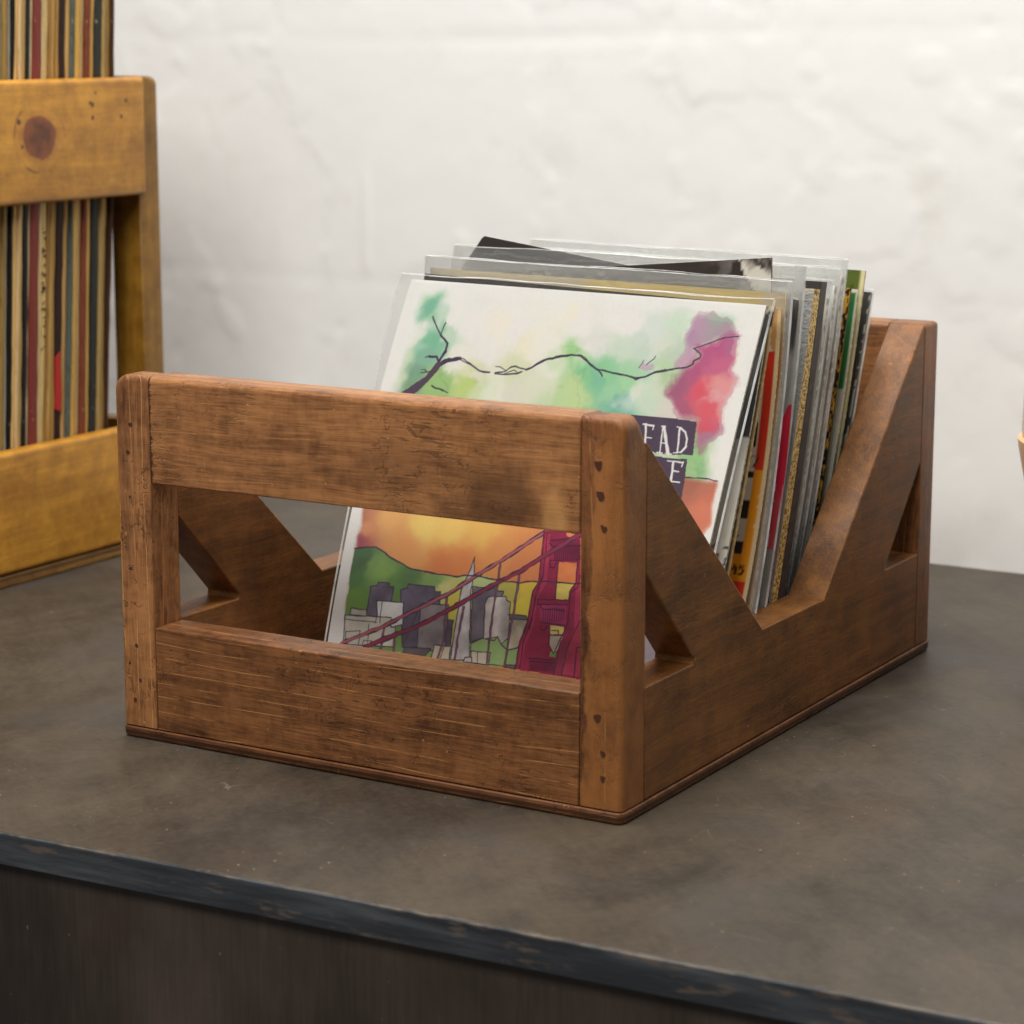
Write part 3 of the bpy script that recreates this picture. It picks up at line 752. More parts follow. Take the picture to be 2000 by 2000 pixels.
ART={'up':[(.009,.982,236,233,228),(.143,.959,236,233,228),(.281,.968,236,233,228),(.462,.971,236,233,228),(.598,.965,236,233,228),(.209,.907,236,233,228),(.351,.897,236,233,228),(.522,.926,236,233,228),(.652,.935,236,233,228),(-.008,.913,236,233,228),(-.003,.76,236,233,228),(.156,.922,236,233,228),(.273,.854,236,233,228),(.073,.929,115,180,150),(.034,.974,185,215,185),(.05,.939,165,210,170),(.101,.904,150,200,165),(.084,.857,120,185,148),(.111,.863,115,182,148),(.142,.884,190,215,190),(.043,.878,225,230,215),(.046,.801,150,195,130),(.076,.784,115,160,130),(.045,.763,145,188,120),(.096,.824,125,178,150),(.17,.771,150,190,115),(.197,.83,234,232,220),(.246,.795,215,220,170),(.233,.764,185,208,120),(.249,.788,228,224,210),(.307,.75,205,220,170),(.382,.801,215,220,180),(.394,.764,220,220,200),(.431,.789,222,225,200),(.488,.823,180,215,150),(.527,.841,155,208,138),(.562,.798,130,198,140),(.551,.76,190,215,150),(.607,.794,120,188,150),(.659,.768,150,205,160),(.686,.747,105,175,155),(.722,.772,195,215,185),(.732,.81,155,203,165),(.561,.873,228,226,220),(.452,.866,236,232,218),(.297,.893,240,233,218),(.41,.855,238,232,208),(.649,.871,205,220,200),(.716,.865,195,215,195),(.753,.886,215,222,205),(.481,.957,240,234,212),(.078,.734,120,160,120),(.7,.889,205,218,205),(.721,.92,215,225,215),(.779,.869,190,210,185),(.799,.944,205,225,200),(.618,.802,140,205,150),(.695,.789,160,213,160),(.732,.81,170,215,170),(.769,.831,185,215,170),(.699,.745,115,182,158),(.768,.757,160,205,160),(.792,.796,175,203,155),(.832,.743,200,190,170),(.961,.936,236,233,228),(.999,.829,236,233,228),(1.012,.72,236,233,228),(.979,.974,236,233,228),(.957,.863,235,232,190),(.975,.736,235,235,195),(.941,.935,230,232,190),(.907,.966,140,195,155),(.948,.653,145,198,130),(.968,.669,130,190,125),(.933,.648,145,198,128),(.932,.619,135,190,125),(.965,.618,160,203,135),(.964,.654,220,225,180),(.911,.606,155,198,135),(.2,.64,150,195,130),(.4,.64,190,210,140),(.6,.64,150,200,140),(.02,.7,236,233,228),(.02,.9,236,233,228)],'pur':[(.815,.949),(.835,.965),(.858,.974),(.889,.968),(.922,.956),(.937,.935),(.933,.92),(.871,.901),(.843,.888),(.862,.867),(.836,.847),(.812,.841),(.803,.859),(.807,.874),(.824,.89),(.813,.919),(.824,.931)],'purA':[(.841,.947,180,138,165),(.9,.962,150,158,150),(.919,.937,168,138,155),(.821,.872,195,150,175),(.823,.92,172,128,160)],'mag':[(.948,.925),(.932,.922),(.894,.909),(.872,.899),(.845,.888),(.864,.873),(.849,.853),(.833,.843),(.809,.823),(.809,.793),(.803,.778),(.82,.753),(.847,.733),(.895,.726),(.908,.661),(.936,.667),(.954,.69),(.962,.705),(.953,.734),(.953,.771),(.968,.79),(.974,.816),(.95,.844),(.948,.88),(.946,.91)],'magA':[(.898,.895,180,70,120),(.928,.861,195,85,125),(.872,.838,175,72,118),(.825,.798,158,78,113),(.854,.752,168,78,108),(.902,.793,220,72,92),(.922,.75,220,78,93),(.923,.713,215,72,92),(.944,.803,225,140,140),(.93,.78,225,150,155),(.931,.685,168,108,140),(.944,.697,165,113,140),(.935,.913,173,83,128)],'skyA':[(.031,.431,190,110,80),(.036,.373,165,70,85),(.057,.406,225,140,90),(.108,.43,240,170,90),(.23,.414,250,206,95),(.301,.41,249,200,90),(.39,.418,247,185,80),(.173,.359,236,150,80),(.297,.333,228,120,62),(.363,.347,233,126,62),(.449,.367,238,145,70),(.519,.355,230,126,68),(.631,.351,228,112,58),(.236,.48,240,180,90),(.951,.577,195,105,80),(.977,.543,215,105,75),(.965,.523,225,115,85),(.916,.585,175,95,75),(1.006,.491,225,115,80)],'sky':[(.085,.6),(.35,.605),(.6,.602),(.897,.595),(.984,.595),(.989,.5),(.93,.4),(.92,.05),(.5,.05),(.075,.2)],'hill':[(.032,.35),(.093,.358),(.14,.34),(.202,.319),(.269,.312),(.348,.311),(.37,.317),(.415,.32),(.461,.315),(.52,.315),(.571,.323),(.636,.329),(.688,.329),(.73,.118),(.557,.116),(.323,.112),(.047,.116),(.039,.19)],'hillA':[(.05,.336,75,110,75),(.046,.269,80,125,70),(.055,.317,70,105,65),(.125,.304,128,172,80),(.103,.314,116,158,84),(.173,.282,96,142,70),(.211,.301,82,122,68),(.281,.301,120,160,80),(.309,.281,215,210,120),(.352,.255,225,205,60),(.417,.311,190,210,130),(.513,.287,190,180,70),(.542,.26,237,212,50),(.553,.306,232,195,50),(.052,.223,104,150,58),(.523,.145,150,186,108),(.228,.114,110,150,70),(.639,.315,232,200,70)],'B':[([(.102,.191),(.101,.263),(.121,.267),(.122,.275),(.153,.277),(.155,.268),(.169,.269),(.171,.228),(.175,.185),(.11,.178)],(98,88,108),1),([(.053,.205),(.101,.206),(.105,.191),(.053,.188)],(190,183,165),0),([(.189,.264),(.209,.27),(.211,.28),(.286,.282),(.291,.271),(.307,.271),(.313,.235),(.329,.142),(.225,.129)],(92,82,104),1),([(.394,.293),(.457,.296),(.463,.291),(.485,.29),(.483,.28),(.46,.243),(.452,.179),(.419,.162)],(108,98,112),1),([(.127,.231),(.205,.235),(.214,.182),(.187,.173),(.137,.185)],(226,226,226),0),([(.04,.186),(.135,.193),(.178,.194),(.18,.174),(.194,.174),(.202,.127),(.047,.116)],(205,198,182),0),([(.258,.239),(.336,.243),(.355,.137),(.269,.123),(.263,.176)],(132,122,126),1),([(.34,.208),(.358,.208),(.367,.127),(.352,.129)],(86,76,94),1),([(.384,.362),(.391,.319),(.392,.285),(.424,.122),(.371,.116),(.366,.207),(.364,.282),(.373,.314)],(196,188,190),2),([(.444,.272),(.452,.276),(.492,.28),(.496,.272),(.509,.267),(.521,.186),(.503,.166),(.487,.184),(.453,.175),(.439,.256)],(205,196,190),2),([(.511,.24),(.558,.241),(.565,.232),(.518,.229)],(100,92,98),0),([(.52,.229),(.565,.232),(.554,.168),(.525,.157)],(184,168,140),2),([(.42,.16),(.448,.177),(.485,.175),(.492,.185),(.507,.166),(.526,.156),(.554,.167),(.558,.12),(.429,.116)],(150,188,108),0),([(.317,.144),(.365,.148),(.365,.114),(.314,.112)],(205,190,160),0),([(.426,.143),(.48,.146),(.48,.117),(.429,.116)],(205,190,165),0),([(.409,.126),(.429,.129),(.432,.116),(.407,.115)],(190,178,165),0),([(.23,.13),(.309,.135),(.294,.116),(.231,.115)],(96,84,88),1),([(.528,.123),(.555,.126),(.555,.116),(.528,.116)],(105,90,85),0)],'L':[(5,[(.04,.176),(.138,.179)],0),(5,[(.135,.193),(.134,.178)],0),(5,[(.116,.173),(.121,.121)],0),(5,[(.05,.148),(.093,.154)],0),(5,[(.05,.148),(.053,.121)],0),(5,[(.093,.154),(.093,.118)],0),(5,[(.106,.115),(.107,.132),(.132,.134),(.134,.119)],0),(5,[(.142,.23),(.148,.179)],0),(5,[(.348,.148),(.338,.11)],0),(5,[(.444,.144),(.448,.116)],0),(5,[(.258,.239),(.225,.133)],0),(11,[(.38,.242),(.381,.117)],1),(11,[(.327,.263),(.342,.155),(.332,.115)],1),(11,[(.162,.17),(.163,.118)],1),(11,[(.197,.153),(.202,.117)],1),(11,[(.459,.353),(.462,.311),(.464,.266),(.474,.121)],1),(11,[(.518,.332),(.523,.224),(.525,.119)],1),(20,[(.042,.117),(.163,.174),(.26,.23),(.326,.267),(.389,.312),(.457,.36),(.512,.401),(.56,.437),(.614,.483)],2),(24,[(.117,.117),(.2,.157),(.269,.188),(.368,.249),(.463,.31),(.518,.341),(.555,.369),(.585,.391),(.66,.443),(.708,.475)],3)],'T':[([(.559,.441),(.657,.452),(.741,.114),(.557,.116),(.554,.179),(.564,.214),(.565,.255),(.563,.301),(.574,.323),(.567,.386)],(150,26,62)),([(.566,.434),(.579,.435),(.597,.325),(.58,.286),(.584,.212),(.571,.173),(.572,.129),(.563,.128),(.559,.178),(.572,.218),(.568,.3),(.58,.323)],(180,38,74)),([(.676,.326),(.683,.349),(.738,.12),(.685,.12),(.683,.168),(.696,.225)],(184,42,76)),([(.617,.373),(.668,.376),(.675,.331),(.625,.329)],(232,118,60)),([(.625,.329),(.675,.331),(.664,.312),(.666,.291),(.629,.288)],(228,200,80)),([(.629,.226),(.667,.227),(.67,.211),(.632,.206)],(236,212,110)),([(.632,.206),(.67,.209),(.662,.173),(.651,.164),(.638,.181)],(190,172,150)),([(.644,.167),(.659,.167),(.659,.156),(.644,.156)],(120,170,70)),([(.621,.443),(.647,.443),(.632,.433),(.623,.436)],(232,130,70)),([(.582,.421),(.663,.432),(.675,.384),(.606,.377)],(126,22,58)),([(.588,.272),(.661,.278),(.67,.232),(.602,.231)],(162,38,86)),([(.591,.144),(.661,.151),(.668,.12),(.593,.117)],(120,20,52))],'TL':[(4,[(.598,.412),(.604,.38)],0),(4,[(.604,.412),(.61,.38)],0),(4,[(.61,.413),(.616,.381)],0),(4,[(.616,.413),(.622,.382)],0),(4,[(.622,.414),(.628,.382)],0),(4,[(.628,.414),(.634,.383)],0),(4,[(.634,.415),(.64,.383)],0),(4,[(.64,.416),(.646,.384)],0),(4,[(.646,.416),(.652,.385)],0),(4,[(.652,.417),(.658,.385)],0),(4,[(.658,.417),(.664,.386)],0),(4,[(.663,.418),(.67,.386)],0),(4,[(.603,.264),(.608,.233)],0),(4,[(.609,.265),(.614,.234)],0),(4,[(.615,.266),(.62,.235)],0),(4,[(.621,.266),(.626,.235)],0),(4,[(.627,.267),(.632,.236)],0),(4,[(.633,.268),(.638,.237)],0),(4,[(.639,.268),(.644,.237)],0),(4,[(.645,.269),(.65,.238)],0),(4,[(.651,.27),(.656,.239)],0),(4,[(.657,.27),(.662,.239)],0),(4,[(.598,.132),(.6,.117)],0),(4,[(.604,.133),(.606,.118)],0),(4,[(.61,.134),(.612,.119)],0),(4,[(.616,.134),(.618,.12)],0),(4,[(.623,.135),(.624,.12)],0),(4,[(.629,.136),(.631,.121)],0),(4,[(.635,.136),(.637,.122)],0),(4,[(.641,.137),(.643,.123)],0),(4,[(.647,.138),(.649,.123)],0),(4,[(.653,.139),(.655,.124)],0),(4,[(.659,.139),(.661,.125)],0),(6,[(.559,.441),(.567,.386),(.574,.323),(.563,.301),(.565,.255),(.564,.214),(.554,.179),(.557,.116)],0),(6,[(.569,.438),(.577,.39),(.583,.328),(.572,.3),(.576,.248),(.571,.211),(.565,.18),(.569,.121)],0),(6,[(.617,.373),(.623,.328),(.629,.288)],0),(6,[(.582,.421),(.662,.435)],0),(6,[(.582,.415),(.592,.407),(.666,.417)],0),(6,[(.594,.375),(.672,.384)],0),(6,[(.594,.373),(.598,.359),(.609,.359),(.612,.373)],0),(6,[(.668,.376),(.675,.331),(.663,.31),(.665,.291)],0),(6,[(.683,.349),(.682,.319),(.667,.308),(.676,.234),(.666,.203),(.664,.173),(.666,.148),(.664,.118)],0),(6,[(.581,.282),(.663,.29)],0),(6,[(.584,.272),(.666,.279)],0),(6,[(.581,.282),(.584,.272)],0),(6,[(.591,.271),(.599,.262),(.66,.265)],0),(6,[(.602,.231),(.671,.231)],0),(6,[(.602,.222),(.611,.213),(.619,.216),(.622,.224)],0),(6,[(.629,.226),(.637,.181),(.653,.164),(.663,.199),(.67,.211)],0),(6,[(.634,.216),(.654,.217),(.656,.207)],0),(6,[(.633,.205),(.67,.207)],0),(6,[(.586,.145),(.661,.151)],0),(6,[(.592,.139),(.662,.143)],0),(6,[(.708,.248),(.7,.225),(.688,.183),(.686,.117)],0),(6,[(.722,.187),(.712,.184),(.721,.117)],0),(6,[(.581,.338),(.576,.286),(.576,.211)],0)],'l2':[(8,[(.032,.35),(.093,.358),(.14,.34),(.202,.319),(.269,.312),(.348,.311),(.37,.317),(.415,.32),(.461,.315),(.52,.315),(.571,.323),(.636,.329),(.688,.329)]),(6,[(.897,.595),(.93,.596),(.984,.595)]),(26,[(.15,.802),(.164,.811),(.178,.818)]),(20,[(.174,.815),(.191,.821),(.209,.824)]),(7,[(.209,.825),(.221,.823),(.234,.817),(.251,.809)]),(6,[(.21,.821),(.23,.815),(.241,.812)]),(9,[(.234,.817),(.251,.809),(.277,.799),(.302,.795)]),(16,[(.149,.806),(.154,.821),(.163,.836)]),(12,[(.163,.836),(.159,.856),(.147,.867),(.133,.875)]),(8,[(.133,.875),(.119,.888),(.105,.904),(.095,.917)]),(7,[(.133,.875),(.135,.889),(.139,.903)]),(14,[(.15,.812),(.14,.822),(.119,.824)]),(6,[(.119,.824),(.109,.82)]),(6,[(.141,.788),(.123,.784),(.107,.783)]),(5,[(.123,.786),(.115,.791),(.107,.79)]),(9,[(.146,.754),(.168,.748),(.184,.744)]),(6,[(.185,.745),(.201,.74)]),(8,[(.318,.796),(.345,.802),(.36,.813),(.373,.816),(.388,.812),(.404,.81)]),(8,[(.318,.794),(.348,.795),(.383,.798),(.393,.803)]),(5,[(.315,.812),(.329,.812),(.35,.803)]),(5,[(.347,.797),(.372,.806),(.382,.801)]),(12,[(.404,.81),(.437,.827),(.46,.84),(.486,.845),(.519,.853)]),(5,[(.414,.816),(.44,.833),(.48,.847)]),(12,[(.519,.853),(.546,.851),(.567,.84),(.603,.823)]),(5,[(.543,.853),(.559,.85),(.569,.84)]),(9,[(.603,.823),(.644,.817),(.679,.816),(.711,.81)]),(8,[(.603,.823),(.618,.808)]),(12,[(.707,.81),(.731,.815),(.757,.828),(.782,.835)]),(9,[(.753,.827),(.797,.837),(.833,.843),(.849,.853),(.849,.861),(.862,.867)]),(5,[(.797,.835),(.832,.845)]),(6,[(.862,.867),(.864,.875),(.843,.888)]),(6,[(.843,.888),(.871,.901),(.894,.91),(.916,.92),(.948,.925)]),(3,[(.708,.834),(.713,.844),(.717,.853)]),(2,[(.727,.843),(.743,.859),(.745,.866)])],'trunk':[(.054,.725),(.087,.749),(.122,.774),(.138,.796),(.143,.81),(.159,.812),(.16,.801),(.151,.785),(.131,.761),(.103,.729),(.085,.712),(.03,.704)],'pinkv':[(.708,.834),(.718,.85),(.722,.843),(.743,.846),(.748,.835),(.731,.828)],'plaq':[[(.683,.726),(.756,.727),(.82,.726),(.895,.724),(.906,.646),(.833,.644),(.702,.645)],[(.7,.637),(.895,.636),(.901,.576),(.901,.547),(.72,.561)]],'TX':[(13,[(.766,.708),(.778,.645)]),(9,[(.759,.708),(.787,.706)]),(6,[(.787,.707),(.787,.697)]),(8,[(.772,.678),(.788,.677)]),(9,[(.775,.645),(.802,.644)]),(8,[(.812,.707),(.819,.646)]),(18,[(.815,.706),(.84,.647)]),(7,[(.815,.669),(.832,.668)]),(6,[(.811,.646),(.826,.646)]),(6,[(.833,.646),(.85,.645)]),(6,[(.808,.707),(.819,.707)]),(10,[(.856,.706),(.864,.649)]),(6,[(.848,.708),(.861,.706)]),(12,[(.858,.706),(.872,.698),(.881,.683)]),(11,[(.881,.683),(.883,.664),(.874,.651)]),(7,[(.874,.651),(.854,.648)]),(8,[(.844,.629),(.885,.628)]),(6,[(.885,.63),(.884,.619)]),(12,[(.86,.628),(.865,.584)]),(8,[(.863,.608),(.879,.607)]),(8,[(.86,.584),(.888,.583)])]}

def paint_watercolour():
    A = ART; p = Paint(600, 650, (238, 236, 231))
    ink = (56, 44, 66)
    U, V = p.u, p.v
    edge = lambda a, b, x, n: sstep(a, b, x + 0.03 * (n - .5))
    n1 = fbm(U * 22, V * 22, 5)
    inner = edge(.030, .075, U, n1) * (1 - edge(.925, .975, U, n1)) * (1 - edge(.955, .985, V, n1))
    p.idw(inner * (V > .55), A['up'], 5.0, 0.05, 1, 7)
    # granulation and tide marks of the washes
    g = fbm(U * 14, V * 14, 9, 5)
    sat = (p.c.max(-1) - p.c.min(-1)) / 255
    p.c *= (1 - 0.16 * (np.exp(-((g - .5) / .022) ** 2) * np.clip(sat - .12, 0, 1) * 2.4))[..., None]
    p.over(sstep(.50, .70, fbm(U * 10, V * 10, 15)) * .55 * inner * (V > .6), (238, 236, 228))
    for pts, an, sd in ((A['pur'], A['purA'], 20), (A['mag'], A['magA'], 24)):
        m = p.soft(pts, .034, 26, sd, .011)
        p.idw(m * 0.96, an, 3.6, 0.05, sd, 14)
        p.over(np.exp(-((m - .45) / .2) ** 2) * .22, (150, 70, 110))
    p.poly(A['pinkv'], (196, 158, 188), .01, 3, .8)
    # lower half: sky, hill, towers
    wob = lambda w, s: (U + w * (fbm(U * 30, V * 30, s) - .5), V + w * (fbm(U * 30, V * 30, s + 2) - .5))
    p.idw(p.soft([(max(a, .034) if a > .09 else .034, b) for a, b in A['sky']], .016, 30, 31, .006), A['skyA'], 3.4, 0.03, 33, 8)
    uu, vv = wob(.008, 36); p.idw(poly_in(uu, vv, A['hill']) * 1.0, A['hillA'], 3.6, 0.035, 37, 12)
    gr = fbm(U * 26, V * 26, 44, 5)
    for i, (pts, col, sh) in enumerate(A['B']):
        uu, vv = wob(.004, 50 + i); m = poly_in(uu, vv, pts).astype(float)
        c = np.asarray(col, float)
        tone = 1 + ((0.34 if sh else 0.14) * (gr - .5) * 2)
        if sh == 2: tone = tone * (1 + .22 * (fbm(U * 18, V * 9, 60 + i) - .5) * 2)
        p.c += (np.clip(c * tone[..., None], 0, 245) - p.c) * m[..., None]
        p.line(pts + [pts[0]], .0027, ink, .003, i)
    px = .00044
    for w, pts, cl in A['L']:
        if cl == 0: p.line(pts, w * px, ink)
        elif cl == 1: p.line(pts, (w + 4) * px, (84, 40, 66)); p.line(pts, w * px * .5, (150, 96, 110), alpha=.8)
        elif cl == 2: p.line(pts, (w + 6) * px, ink); p.line(pts, w * px * .75, (186, 84, 96), seed=3)
        else: p.line(pts, (w + 6) * px, ink); p.line(pts, w * px * .75, (152, 36, 66), seed=3)
    tn = 1 + .25 * (fbm(U * 12, V * 30, 77, 4) - .5) * 2
    for pts, col in A['T']:
        uu, vv = wob(.003, 71); m = poly_in(uu, vv, pts)
        p.c += (np.clip(np.asarray(col, float) * tn[..., None], 0, 250) - p.c) * m[..., None]
    for w, pts, cl in A['TL']: p.line(pts, (w + 0) * px, (64, 20, 48), .002)
    for w, pts, cl in A['L'][-1:]: p.line(pts, (w + 6) * px, ink); p.line(pts, w * px * .75, (152, 36, 66), seed=3)
    for w, pts in A['l2']: p.line(pts, max(w, 4) * px * 1.1, ink, .004)
    p.poly(A['trunk'], (72, 56, 74), .006, 8)
    p.over(sstep(.845, .875, U + .02 * (n1 - .5)) * (V < .34), (206, 192, 206))
    for q in A['plaq']: p.poly(q, (66, 52, 72), .003, 12)
    for w, pts in A['TX']: p.line(pts, w * px, (236, 234, 230), .0015)
    p.over((fbm(U * 200, V * 200, 90, 2) - .5) * .10, (120, 110, 100))
    lo = sstep(.64, .56, V)[..., None]; gy = p.c.mean(-1, keepdims=True); p.c = p.c + (gy - p.c) * .13 * lo
    p.c = 255 * (np.clip(p.c, 0, 255) / 255) ** 0.84
    return p

def ramp_paint(nu, nv, base, seed=0, amt=.12):
    p = Paint(nu, nv, base)
    p.c *= (1 + amt * 2 * (fbm(p.u * 9, p.v * 9, seed, 4) - .5))[..., None]
    return p

RG = "singles standing in the brown crate"
def record(label, TL, TR, BL, BR, paint, side=(200, 190, 170), back=(206, 198, 182), thick=0.0012, bow=0.0, bow_r=None,
           film=None, topf=None, mat=None, seed=0):
    BL, BR, TL, TR = (np.array(a, float) for a in (BL, BR, TL, TR))
    ml = (BL + TL) / 2 + np.array([0, bow, 0]); mr = (BR + TR) / 2 + np.array([0, bow if bow_r is None else bow_r, 0])
    t = thing("record_sleeve", label, "record", tuple((BL + BR) / 2), RG)
    L, R = [BL, ml, TL], [BR, mr, TR]
    sheet("cover", L, R, thick, paint, side, back, mat or CARD, t, topf)
    if film: clear_sleeve(L, R, *film, t, seed)
    return t

def build_records():
    # 1 the watercolour cover in front
    t = thing("record_sleeve", "front sleeve with watercolour red bridge, city skyline and bare branch in clear plastic", "record", (0.116, 0.0755, 0.006), RG)
    L = [(.0385, .0755, .006), (.0418, .098, .085), (.0543, .12, .1665)]; R = [(.1935, .0755, .006), (.2002, .0985, .086), (.2095, .12, .1648)]
    sheet("cover", L, R, 0.0010, paint_watercolour(), (214, 206, 192), (220, 216, 208), CARD, t)
    clear_sleeve(L, R, .0011, .0020, (.0015, .0018, .0056), .0028, .0022, t, 1, .0005, CLEAR)
    # 2 white sleeve, dark above, with scribbled black marks low on its right edge
    p = ramp_paint(120, 160, (218, 214, 202), 3)
    p.over((p.v > .70 + .01 * fbm(p.u * 9, p.v, 2)) * 1.0, (60, 60, 62)); p.over((p.v > .70) * (np.abs(p.u - .968) < .006), (150, 152, 154))
    p.over((fbm(p.u * 90, p.v * 60, 8) > .60) * (p.u > .90) * (p.v > .27) * (p.v < .47), (26, 24, 24))
    record("white sleeve with black speckled lower corner directly behind the watercolour sleeve", (.055, .1243, .1655), (.2086, .1243, .1610), (.040, .086, .006), (.1965, .086, .006), p, bow=.002, bow_r=.0040)
    # 3 black cover, worn kraft edge
    p = ramp_paint(90, 140, (44, 40, 40), 5)
    p.over((p.u > .986 + .010 * fbm(p.u * 0 + 1, p.v * 26, 4)) * (p.v < .95), (196, 166, 110))
    p.over((fbm(p.u * 70, p.v * 50, 8) > .66) * (p.u > .95), (180, 168, 140))
    record("black sleeve with worn kraft coloured edge, its top line just above the watercolour sleeve", (.0550, .1287, .1681), (.2090, .1282, .1634), (.040, .094, .006), (.1962, .094, .006), p, side=(198, 170, 116), bow=.003, bow_r=.0028)
    # 4 red and orange company sleeve with black and white squares
    p = ramp_paint(260, 200, (214, 206, 186), 7, .06)
    U, V = p.u, p.v
    p.over((V < .895) & (U > .80), (206, 52, 28)); p.over((V > .335) & (V < .605) & (U > .80), (232, 150, 28))
    tr = .006 * (fbm(U * 0, V * 40, 3) - .5)
    p.over((V >= .895) & (U + (V - .895) * .55 > .985), (204, 150, 92))
    col = (U > .940) & (U < .966)
    p.over(col & (V > .40) & (V < .885), (206, 198, 178))
    ph = (np.sin(V * 62 + 1.5) > .1) | (fbm(U * 60, V * 24, 6) > .62)
    p.over(col & (V > .40) & (V < .60) & ph, (36, 32, 30)); p.over((V > .66) & (V < .72) & (U > .952) & (U < .962), (40, 34, 32))
    for pts in ([(.956, .636), (.974, .636), (.964, .614)], [(.956, .374), (.950, .360), (.962, .360)], [(.959, .368), (.959, .350)],
                [(.980, .374), (.969, .374), (.968, .364), (.976, .366), (.980, .360), (.976, .352), (.967, .354)]):
        p.line(pts, .0042, (40, 26, 18), 0)
    p.over(U > .990 + tr, (222, 196, 150))
    record("red and orange paper sleeve with black and white squares and torn edge", (.0555, .1350, .1628), (.2074, .1378, .1612), (.042, .110, .006), (.1975, .110, .006), p, side=(224, 196, 150), bow=.001, bow_r=.0098, thick=.0008)
    # 5 cream and yellow cover in clear plastic
    p = ramp_paint(120, 150, (226, 214, 186), 9, .05)
    p.over(sstep(.42, .50, p.u) * .95, (240, 216, 138)); p.over(sstep(.93, .95, p.u), (228, 214, 184))
    p.over(np.exp(-((p.u - .985) / .035) ** 2 - ((p.v - .80) / .11) ** 2), (240, 150, 58))
    p.over(sstep(.70, .5, p.v), (214, 190, 160))
    record("cream and yellow sleeve in clear plastic behind the black line", (.0500, .1408, .1692), (.2080, .1408, .1672), (.042, .122, .006), (.1972, .122, .006), p, film=(.0016, .0022, .0030, .0022, .0048), bow=.004, bow_r=.0070, seed=5)
    # 6 black cover sitting askew, torn white corner
    p = ramp_paint(150, 150, (58, 50, 46), 11, .12)
    c = fbm(p.u * 30, p.v * 30, 4, 4)
    p.over(((p.u - .955) * 1.6 + (p.v - .925) + .05 * (c - .5) > .0) * (p.v < .985 - .4 * (p.u - .955)) * (p.v > .90), (222, 216, 202))
    p.over(sstep(.48, .62, fbm(p.u * 26 + p.v * 30, p.v * 50 - p.u * 20, 6, 4)) * sstep(.78, .95, p.u) * sstep(.86, .93, p.v) * .8, (168, 160, 152))
    record("black sleeve set askew with a torn white top right corner", (.0500, .1480, .1652), (.1985, .1472, .1796), (.044, .130, .006), (.1972, .130, .006), p, side=(120, 110, 100), bow=.005, bow_r=.007)
    # 7 dark cover tipped the other way, pink tear low on its right edge, in plastic
    p = ramp_paint(120, 150, (190, 187, 182), 13, .08)
    p.over(sstep(.85, .90, p.v), (56, 50, 48))
    def clip(u): return .085 * np.clip(1 - u / .055, 0, 1)
    record("dark sleeve with clipped top left corner, tallest of the dark ones", (.0578, .1560, .1828), (.2070, .1548, .1632), (.041, .136, .006), (.1972, .1365, .006), p, topf=clip, bow=.004, bow_r=.007)
    p = ramp_paint(220, 160, (150, 146, 140), 15, .08)
    e = fbm(p.u * 0 + .5, p.v * 22, 5, 4) * .012
    p.over((p.u > .968 + e) & (p.v > .52), (214, 34, 68)); p.over((np.abs(p.u - .968 - e) < .002) & (p.v > .52), (236, 206, 200))
    record("torn deep pink sleeve edge showing low between the clear sleeves", (.0500, .1492, .124), (.2072, .1492, .124), (.041, .1338, .006), (.1974, .1338, .006), p, bow=.005, bow_r=.0058, side=(200, 44, 74), thick=.0006,
           topf=lambda u: .10 * np.clip((.992 - u) / .03, 0, 1) ** .7)
    LL = [(.041, .1350, .006), (.046, .1480, .092), (.0555, .1536, .1772)]; RR = [(.1972, .1350, .006), (.2034, .1500, .092), (.2095, .1530, .1758)]
    t = bpy.data.objects[[o.name for o in COL.objects if o.get('label', '').startswith('dark sleeve with clipped')][0]]
    clear_sleeve(LL, RR, .0010, .0036, .0020, .0008, .0006, t, 7, .0010)
    # 8 thick black sleeve with a gold glitter front
    k = NT("gold_glitter"); n = k.noise(k.co, 900, 2, 0.7); n2 = k.noise(k.co, 380, 3, 0.7)
    vc = k.n('ShaderNodeVertexColor'); vc.layer_name = "paint"
    base = k.mix(k.step(n, 0.40, 0.54), rgba((120, 86, 44)), rgba((250, 218, 140)))
    base = k.mix(k.step(n2, 0.60, 0.68), base, rgba((70, 50, 30)))
    s = k.sep(vc.outputs[0])
    isg = k.math('MULTIPLY', k.step(s[0], 0.30, 0.34), k.step(s[2], 0.24, 0.27, 1, 0))
    base = k.mix(isg, vc.outputs[0], base)
    base = k.mix(k.step(s[2], 0.24, 0.27), base, vc.outputs[0])
    k.set(k.b.inputs['Metallic'], k.math('MULTIPLY', isg, 0.45))
    gm = k.fin(base, 0.36, k.bump(n, 0.0008, 0.8), spec=0.5)
    p = ramp_paint(60, 80, (176, 176, 174), 25, .08); p.over(p.v > .992, (226, 214, 190))
    record("thick sleeve with a gold glitter edge behind the pink one", (.0560, .1640, .1675), (.2088, .1645, .1668), (.042, .1445, .006), (.1966, .1445, .006), p, side=(214, 178, 100), back=(60, 56, 60), thick=.0060, mat=gm, bow=.002, bow_r=.0022)
    p = ramp_paint(60, 80, (48, 44, 48), 27, .1)
    record("thick charcoal sleeve pressed against the back of the gold edged one", (.0560, .1708, .1702), (.2090, .1712, .1690), (.042, .1512, .006), (.1968, .1512, .006), p, side=(58, 54, 60), back=(44, 40, 42), thick=.0054, bow=.002, bow_r=.0022)
